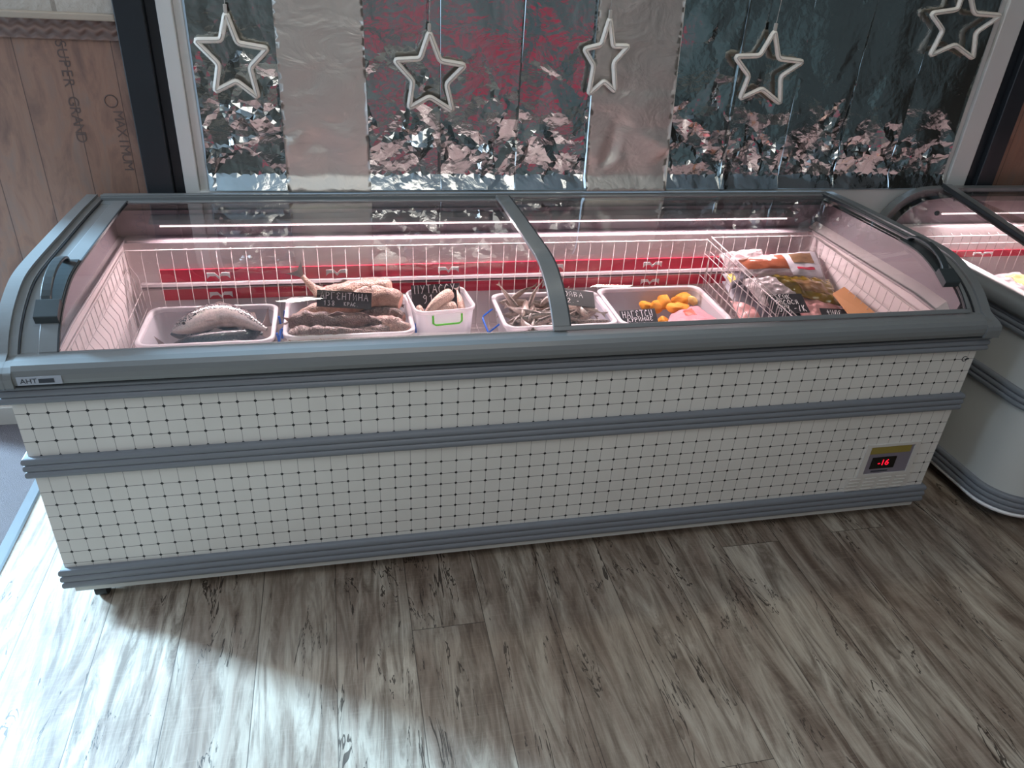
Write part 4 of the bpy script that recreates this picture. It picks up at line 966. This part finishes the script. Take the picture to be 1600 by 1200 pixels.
def card(tl, tr, bl, lines, label, seed=0, r=.0011):
    tl, tr, bl = Vector(tl), Vector(tr), Vector(bl); ex = tr - tl; W = ex.length; ex.normalize(); ey = tl - bl; ey -= ex * ey.dot(ex); H = ey.length; ey.normalize(); nz_ = ex.cross(ey)
    ctr = tl + ex * W / 2 - ey * H / 2
    zmin = min((ctr + ex * a * W / 2 + ey * b * H / 2 - nz_ * c * .001).z for a in (-1, 1) for b in (-1, 1) for c in (-1, 1))
    root = empty('price_card', (ctr.x, ctr.y, zmin), label, 'price card', 'chalk lettered price cards in the big freezer')
    obj('board', MB().obox(ctr, ex * W / 2, ey * H / 2, nz_ * .001), 'chalkboard', root, bevel=.0006)
    rg = random.Random(seed); mb = MB()
    for s_, x0, y0, hgt, wd in lines:      # fractions of the card, from top left
        x = x0 * W
        for ch in s_:
            for stroke in GL[ch]:
                P = [tl + ex * (x + px * wd * W + rg.uniform(-.0005, .0005)) - ey * (y0 * H + (1 - py) * hgt * H + rg.uniform(-.0005, .0005)) + nz_ * .0015 for px, py in stroke]
                mb.tube(P, r, 4)
            x += wd * W * (.95 if ch != ' ' else .6)
    obj('chalk_lettering', mb, 'chalk', root); return root
card((.645, .575, .607), (.806, .560, .597), (.645, .552, .562), [('АРГЕНТИНА', .06, .10, .42, .105), ('138', .12, .60, .30, .08), ('КРАС.', .5, .64, .22, .06)], 'grey chalk price card with two lines of writing on the big brown fish', 1, .0012)
card((.935, .680, .566), (1.095, .690, .566), (.935, .650, .495), [('ПУТАССУ', .06, .02, .34, .13), ('91.-', .22, .42, .36, .13)], 'price card with 91 written on it inside the small green clipped tub', 2, .0012)
card((1.390, .600, .578), (1.525, .590, .562), (1.396, .545, .545), [('МОЙВА', .12, .15, .3, .13), ('92.-', .2, .58, .26, .12)], 'grey price card lying over the small silver fish', 3, .0008)
card((1.628, .600, .485), (1.760, .610, .485), (1.628, .545, .440), [('НАГЕТСЫ', .06, .06, .34, .13), ('КУРИНЫЕ', .16, .42, .2, .11), ('32.-', .25, .68, .26, .12)], 'black price card in the nugget tub with three lines of writing', 4, .0010)
card((2.075, .472, .588), (2.205, .465, .588), (2.065, .392, .557), [('СТЕЙК', .12, .05, .24, .12), ('ЛОСОСЯ', .2, .34, .22, .11), ('547 -/К', .2, .62, .32, .12)], 'black price card with 547 on it in the short basket', 5, .0010)
card((2.250, .412, .558), (2.350, .398, .556), (2.246, .350, .532), [('ФИЛЕ', .2, .12, .3, .14), ('38', .25, .55, .3, .14)], 'black price card at the front right of the short basket, half cut by the rail', 6, .0010)

# ------------------------------------------------------------------ the second freezer at the right
F2 = empty('corner_freezer', (3.4, .36, 0), 'plain white freezer with rounded corner and curved glass at the right', 'freezer')
GX0, GX1, GY0, GY1, GR = 2.705, 4.30, -.125, .86, .13
def foot(off):
    P = [(GX0 - off, GY1)]
    for cx, cy, a0 in ((GX0 + GR, GY0 + GR, PI), (GX1 - GR, GY0 + GR, 1.5 * PI)):
        for k in range(11): a = a0 + PI / 2 * k / 10; P.append((cx + (GR + off) * math.cos(a), cy + (GR + off) * math.sin(a)))
    P.append((GX1 + off, GY1)); return P
def sweep(sec, name, mat, bevel=0, smooth=True, parent=None):
    mb = MB(); mb.grid([[(x, y, z) for x, y in foot(o_)] for o_, z in sec], 0, smooth)
    return obj(name, mb, mat, parent or F2)
sweep([(0, .055), (0, .67)], 'body', 'white_shell')
obj('base_plate', MB().prism(foot(-.012), 'z', .05, .058), 'white_shell', F2)
sweep([(-.012, .05), (.006, .05), (.007, .062), (0, .064)], 'kick_strip', 'white_print')
for z0, z1, o_ in ((.613, .664, .017), (.411, .466, .014), (.066, .125, .014)): sweep(rib(z0, z1, o_), 'bumper', 'grey_bumper', smooth=False)
sweep([(.0, .664), (.026, .664), (.033, .675), (.034, .69), (.028, .704), (.016, .714), (-.035, .717), (-.04, .705), (-.04, .68)], 'front_rail', 'grey_rail')
ARC = [(2.728, .700), (2.745, .738), (2.768, .770), (2.800, .798), (2.838, .818), (2.880, .829), (2.93, .833), (2.99, .834)]
obj('end_frame', MB().prism(ARC + [(4.33, .834), (4.33, .800), (2.99, .806), (2.93, .805), (2.885, .800), (2.845, .790), (2.81, .770), (2.785, .748), (2.77, .725), (2.76, .700)], 'y', .828, .862), 'grey_rail', F2, bevel=.003)
obj('back_rail', MB().box(2.99, 4.3, .80, .828, .79, .812), 'grey_rail', F2, bevel=.003)
gl2 = MB(); A2 = [(x + .004, z - .006) for x, z in ARC]
gl2.grid([[(x, .828, z) for x, z in A2], [(x, .0, z) for x, z in A2]], 0, True)
gl2.add([(2.99, .82, .826), (4.29, .82, .826), (4.29, .0, .80), (2.93, .0, .80)], [(0, 1, 2, 3)])
obj('glass_pane', gl2, 'glass', F2)
bar = MB(); a_ = Vector((2.975, .845, .834)); b_ = Vector((2.800, -.02, .792)); d_ = (b_ - a_).normalized(); s_ = d_.cross(Vector((0, 0, 1))).normalized()
bar.obox((a_ + b_) / 2, (b_ - a_) / 2, s_ * .019, (0, 0, .011)); bar.obox(b_ + Vector((-.02, -.02, -.04)), (.02, .02, .0), (-.014, .014, 0), (.0, 0, .045))
obj('lid_bar', bar, 'grey_rail', F2, bevel=.003)
obj('bar_gasket', MB().obox((a_ + b_) / 2 + s_ * .020 + Vector((0, 0, .006)), (b_ - a_) / 2 * .99, s_ * .002, (0, 0, .008)), 'dark_gasket', F2)
l2 = MB()
def q2(a, b, c, d, mi=0): l2.add([a, b, c, d], [(0, 1, 2, 3)], mi)
q2((2.80, -.05, .30), (4.2, -.05, .30), (4.2, .775, .30), (2.80, .775, .30)); q2((2.80, .775, .30), (4.2, .775, .30), (4.2, .775, .70), (2.80, .775, .70))
q2((2.80, .775, .70), (4.2, .775, .70), (4.2, .805, .704), (2.80, .805, .704)); q2((2.80, -.05, .30), (2.80, .775, .30), (2.80, .775, .685), (2.80, -.05, .685)); q2((4.2, -.05, .30), (4.2, .775, .30), (4.2, .775, .70), (4.2, -.05, .70))
q2((2.80, -.05, .30), (4.2, -.05, .30), (4.2, -.05, .69), (2.80, -.05, .69)); q2((2.80, -.05, .685), (2.80, .775, .685), (2.745, .775, .70), (2.745, -.05, .70))
l2.prism([(2.77, .70), (4.28, .70), (4.28, .80), (2.99, .805), (2.93, .80), (2.87, .792), (2.82, .765), (2.785, .73)], 'y', .806, .812, 1)
obj('inner_liner', l2, ['liner', 'mauve'], F2)
obj('led_strip', MB().tube([(2.93, .772, .753), (4.15, .772, .753)], .0028, 6), 'led', F2, label='bright white light strip')
obj('lamp_socket', MB().ball((2.915, .780, .753), .010, 10), 'handle', F2)
obj('lamp_rail', MB().tube([(2.84, .790, .700), (4.18, .790, .700)], .005, 8), 'ledge_plastic', F2)
ps2 = obj('price_strip', MB().box(3.02, 3.42, .770, .7745, .578, .604), 'red_strip', F2)
obj('bird_emblem', MB().prism([(3.135, .585), (3.135, .597), (3.17, .597), (3.18, .590), (3.19, .597), (3.225, .597), (3.225, .585), (3.21, .592), (3.19, .590), (3.18, .584), (3.17, .590), (3.15, .592)], 'y', .768, .7702), 'white_print', ps2)
def basket2():
    x0, x1, y0, y1, zt, zb = 2.83, 4.17, .0, .75, .672, .42
    r = empty('wire_basket', (3.5, .375, zb - .003), 'white wire basket inside the right hand freezer', 'basket')
    rm = MB(); rm.tube([(x0, y0, zt), (x1, y0, zt), (x1, y1, zt), (x0, y1, zt)], .0026, 6, 0, True); rm.tube([(x0, y0, zt - .03), (x1, y0, zt - .03), (x1, y1, zt - .03), (x0, y1, zt - .03)], .0016, 5, 0, True); obj('rim', rm, 'wire', r)
    g_ = MB()
    for k in range(33):
        x = x0 + (x1 - x0) * k / 32; g_.tube([(x, y1 + .018, zt + .006), (x, y1, zt), (x - .006, y1 - .004, zt - .12), (x, y1 - .006, zb), (x, y0, zb), (x, y0, zt)], WR, 4)
    for k in range(19):
        y = y0 + (y1 - y0) * k / 18; g_.tube([(x0, y, zt), (x0 + .01, y, zb), (x1 - .01, y, zb), (x1, y, zt)], WR, 4)
    obj('wire_grid', g_, 'wire', r)
basket2()
pouch('food_bag', [(2.90, .62, .50), (3.06, .66, .52), (3.08, .48, .50), (2.90, .44, .48)], .03, 'white_film', 'pale pink bag with dark pieces nearest the wires in the right hand freezer', 'bag', .008, 21, prints=(('dark_piece', .3, .6, .3, .55, 'argentine', .002),))
pouch('food_bag', [(3.10, .68, .52), (3.30, .70, .53), (3.36, .50, .50), (3.12, .46, .49)], .04, 'white_film', 'white crinkled bag with a yellowish patch in the right hand freezer', 'bag', .010, 22, prints=(('yellow_patch', .4, .9, .2, .6, 'nugget_pale', .002),))
pouch('food_bag', [(2.86, .40, .47), (3.16, .42, .48), (3.20, .10, .46), (2.86, .10, .45)], .03, 'fillet', 'pink fillet bag towards the front of the right hand freezer', 'bag', .008, 23)
for x, y in ((2.85, .05), (4.15, .05), (2.85, .75), (4.15, .75)):
    c = MB(); c.tube([(x - .014, y, .026), (x + .014, y, .026)], .026, 14); c.tube([(x, y, .03), (x, y, .05)], .014, 8); obj('caster', c, 'caster', F2)

for l_ in bpy.data.lights: l_.use_shadow = True
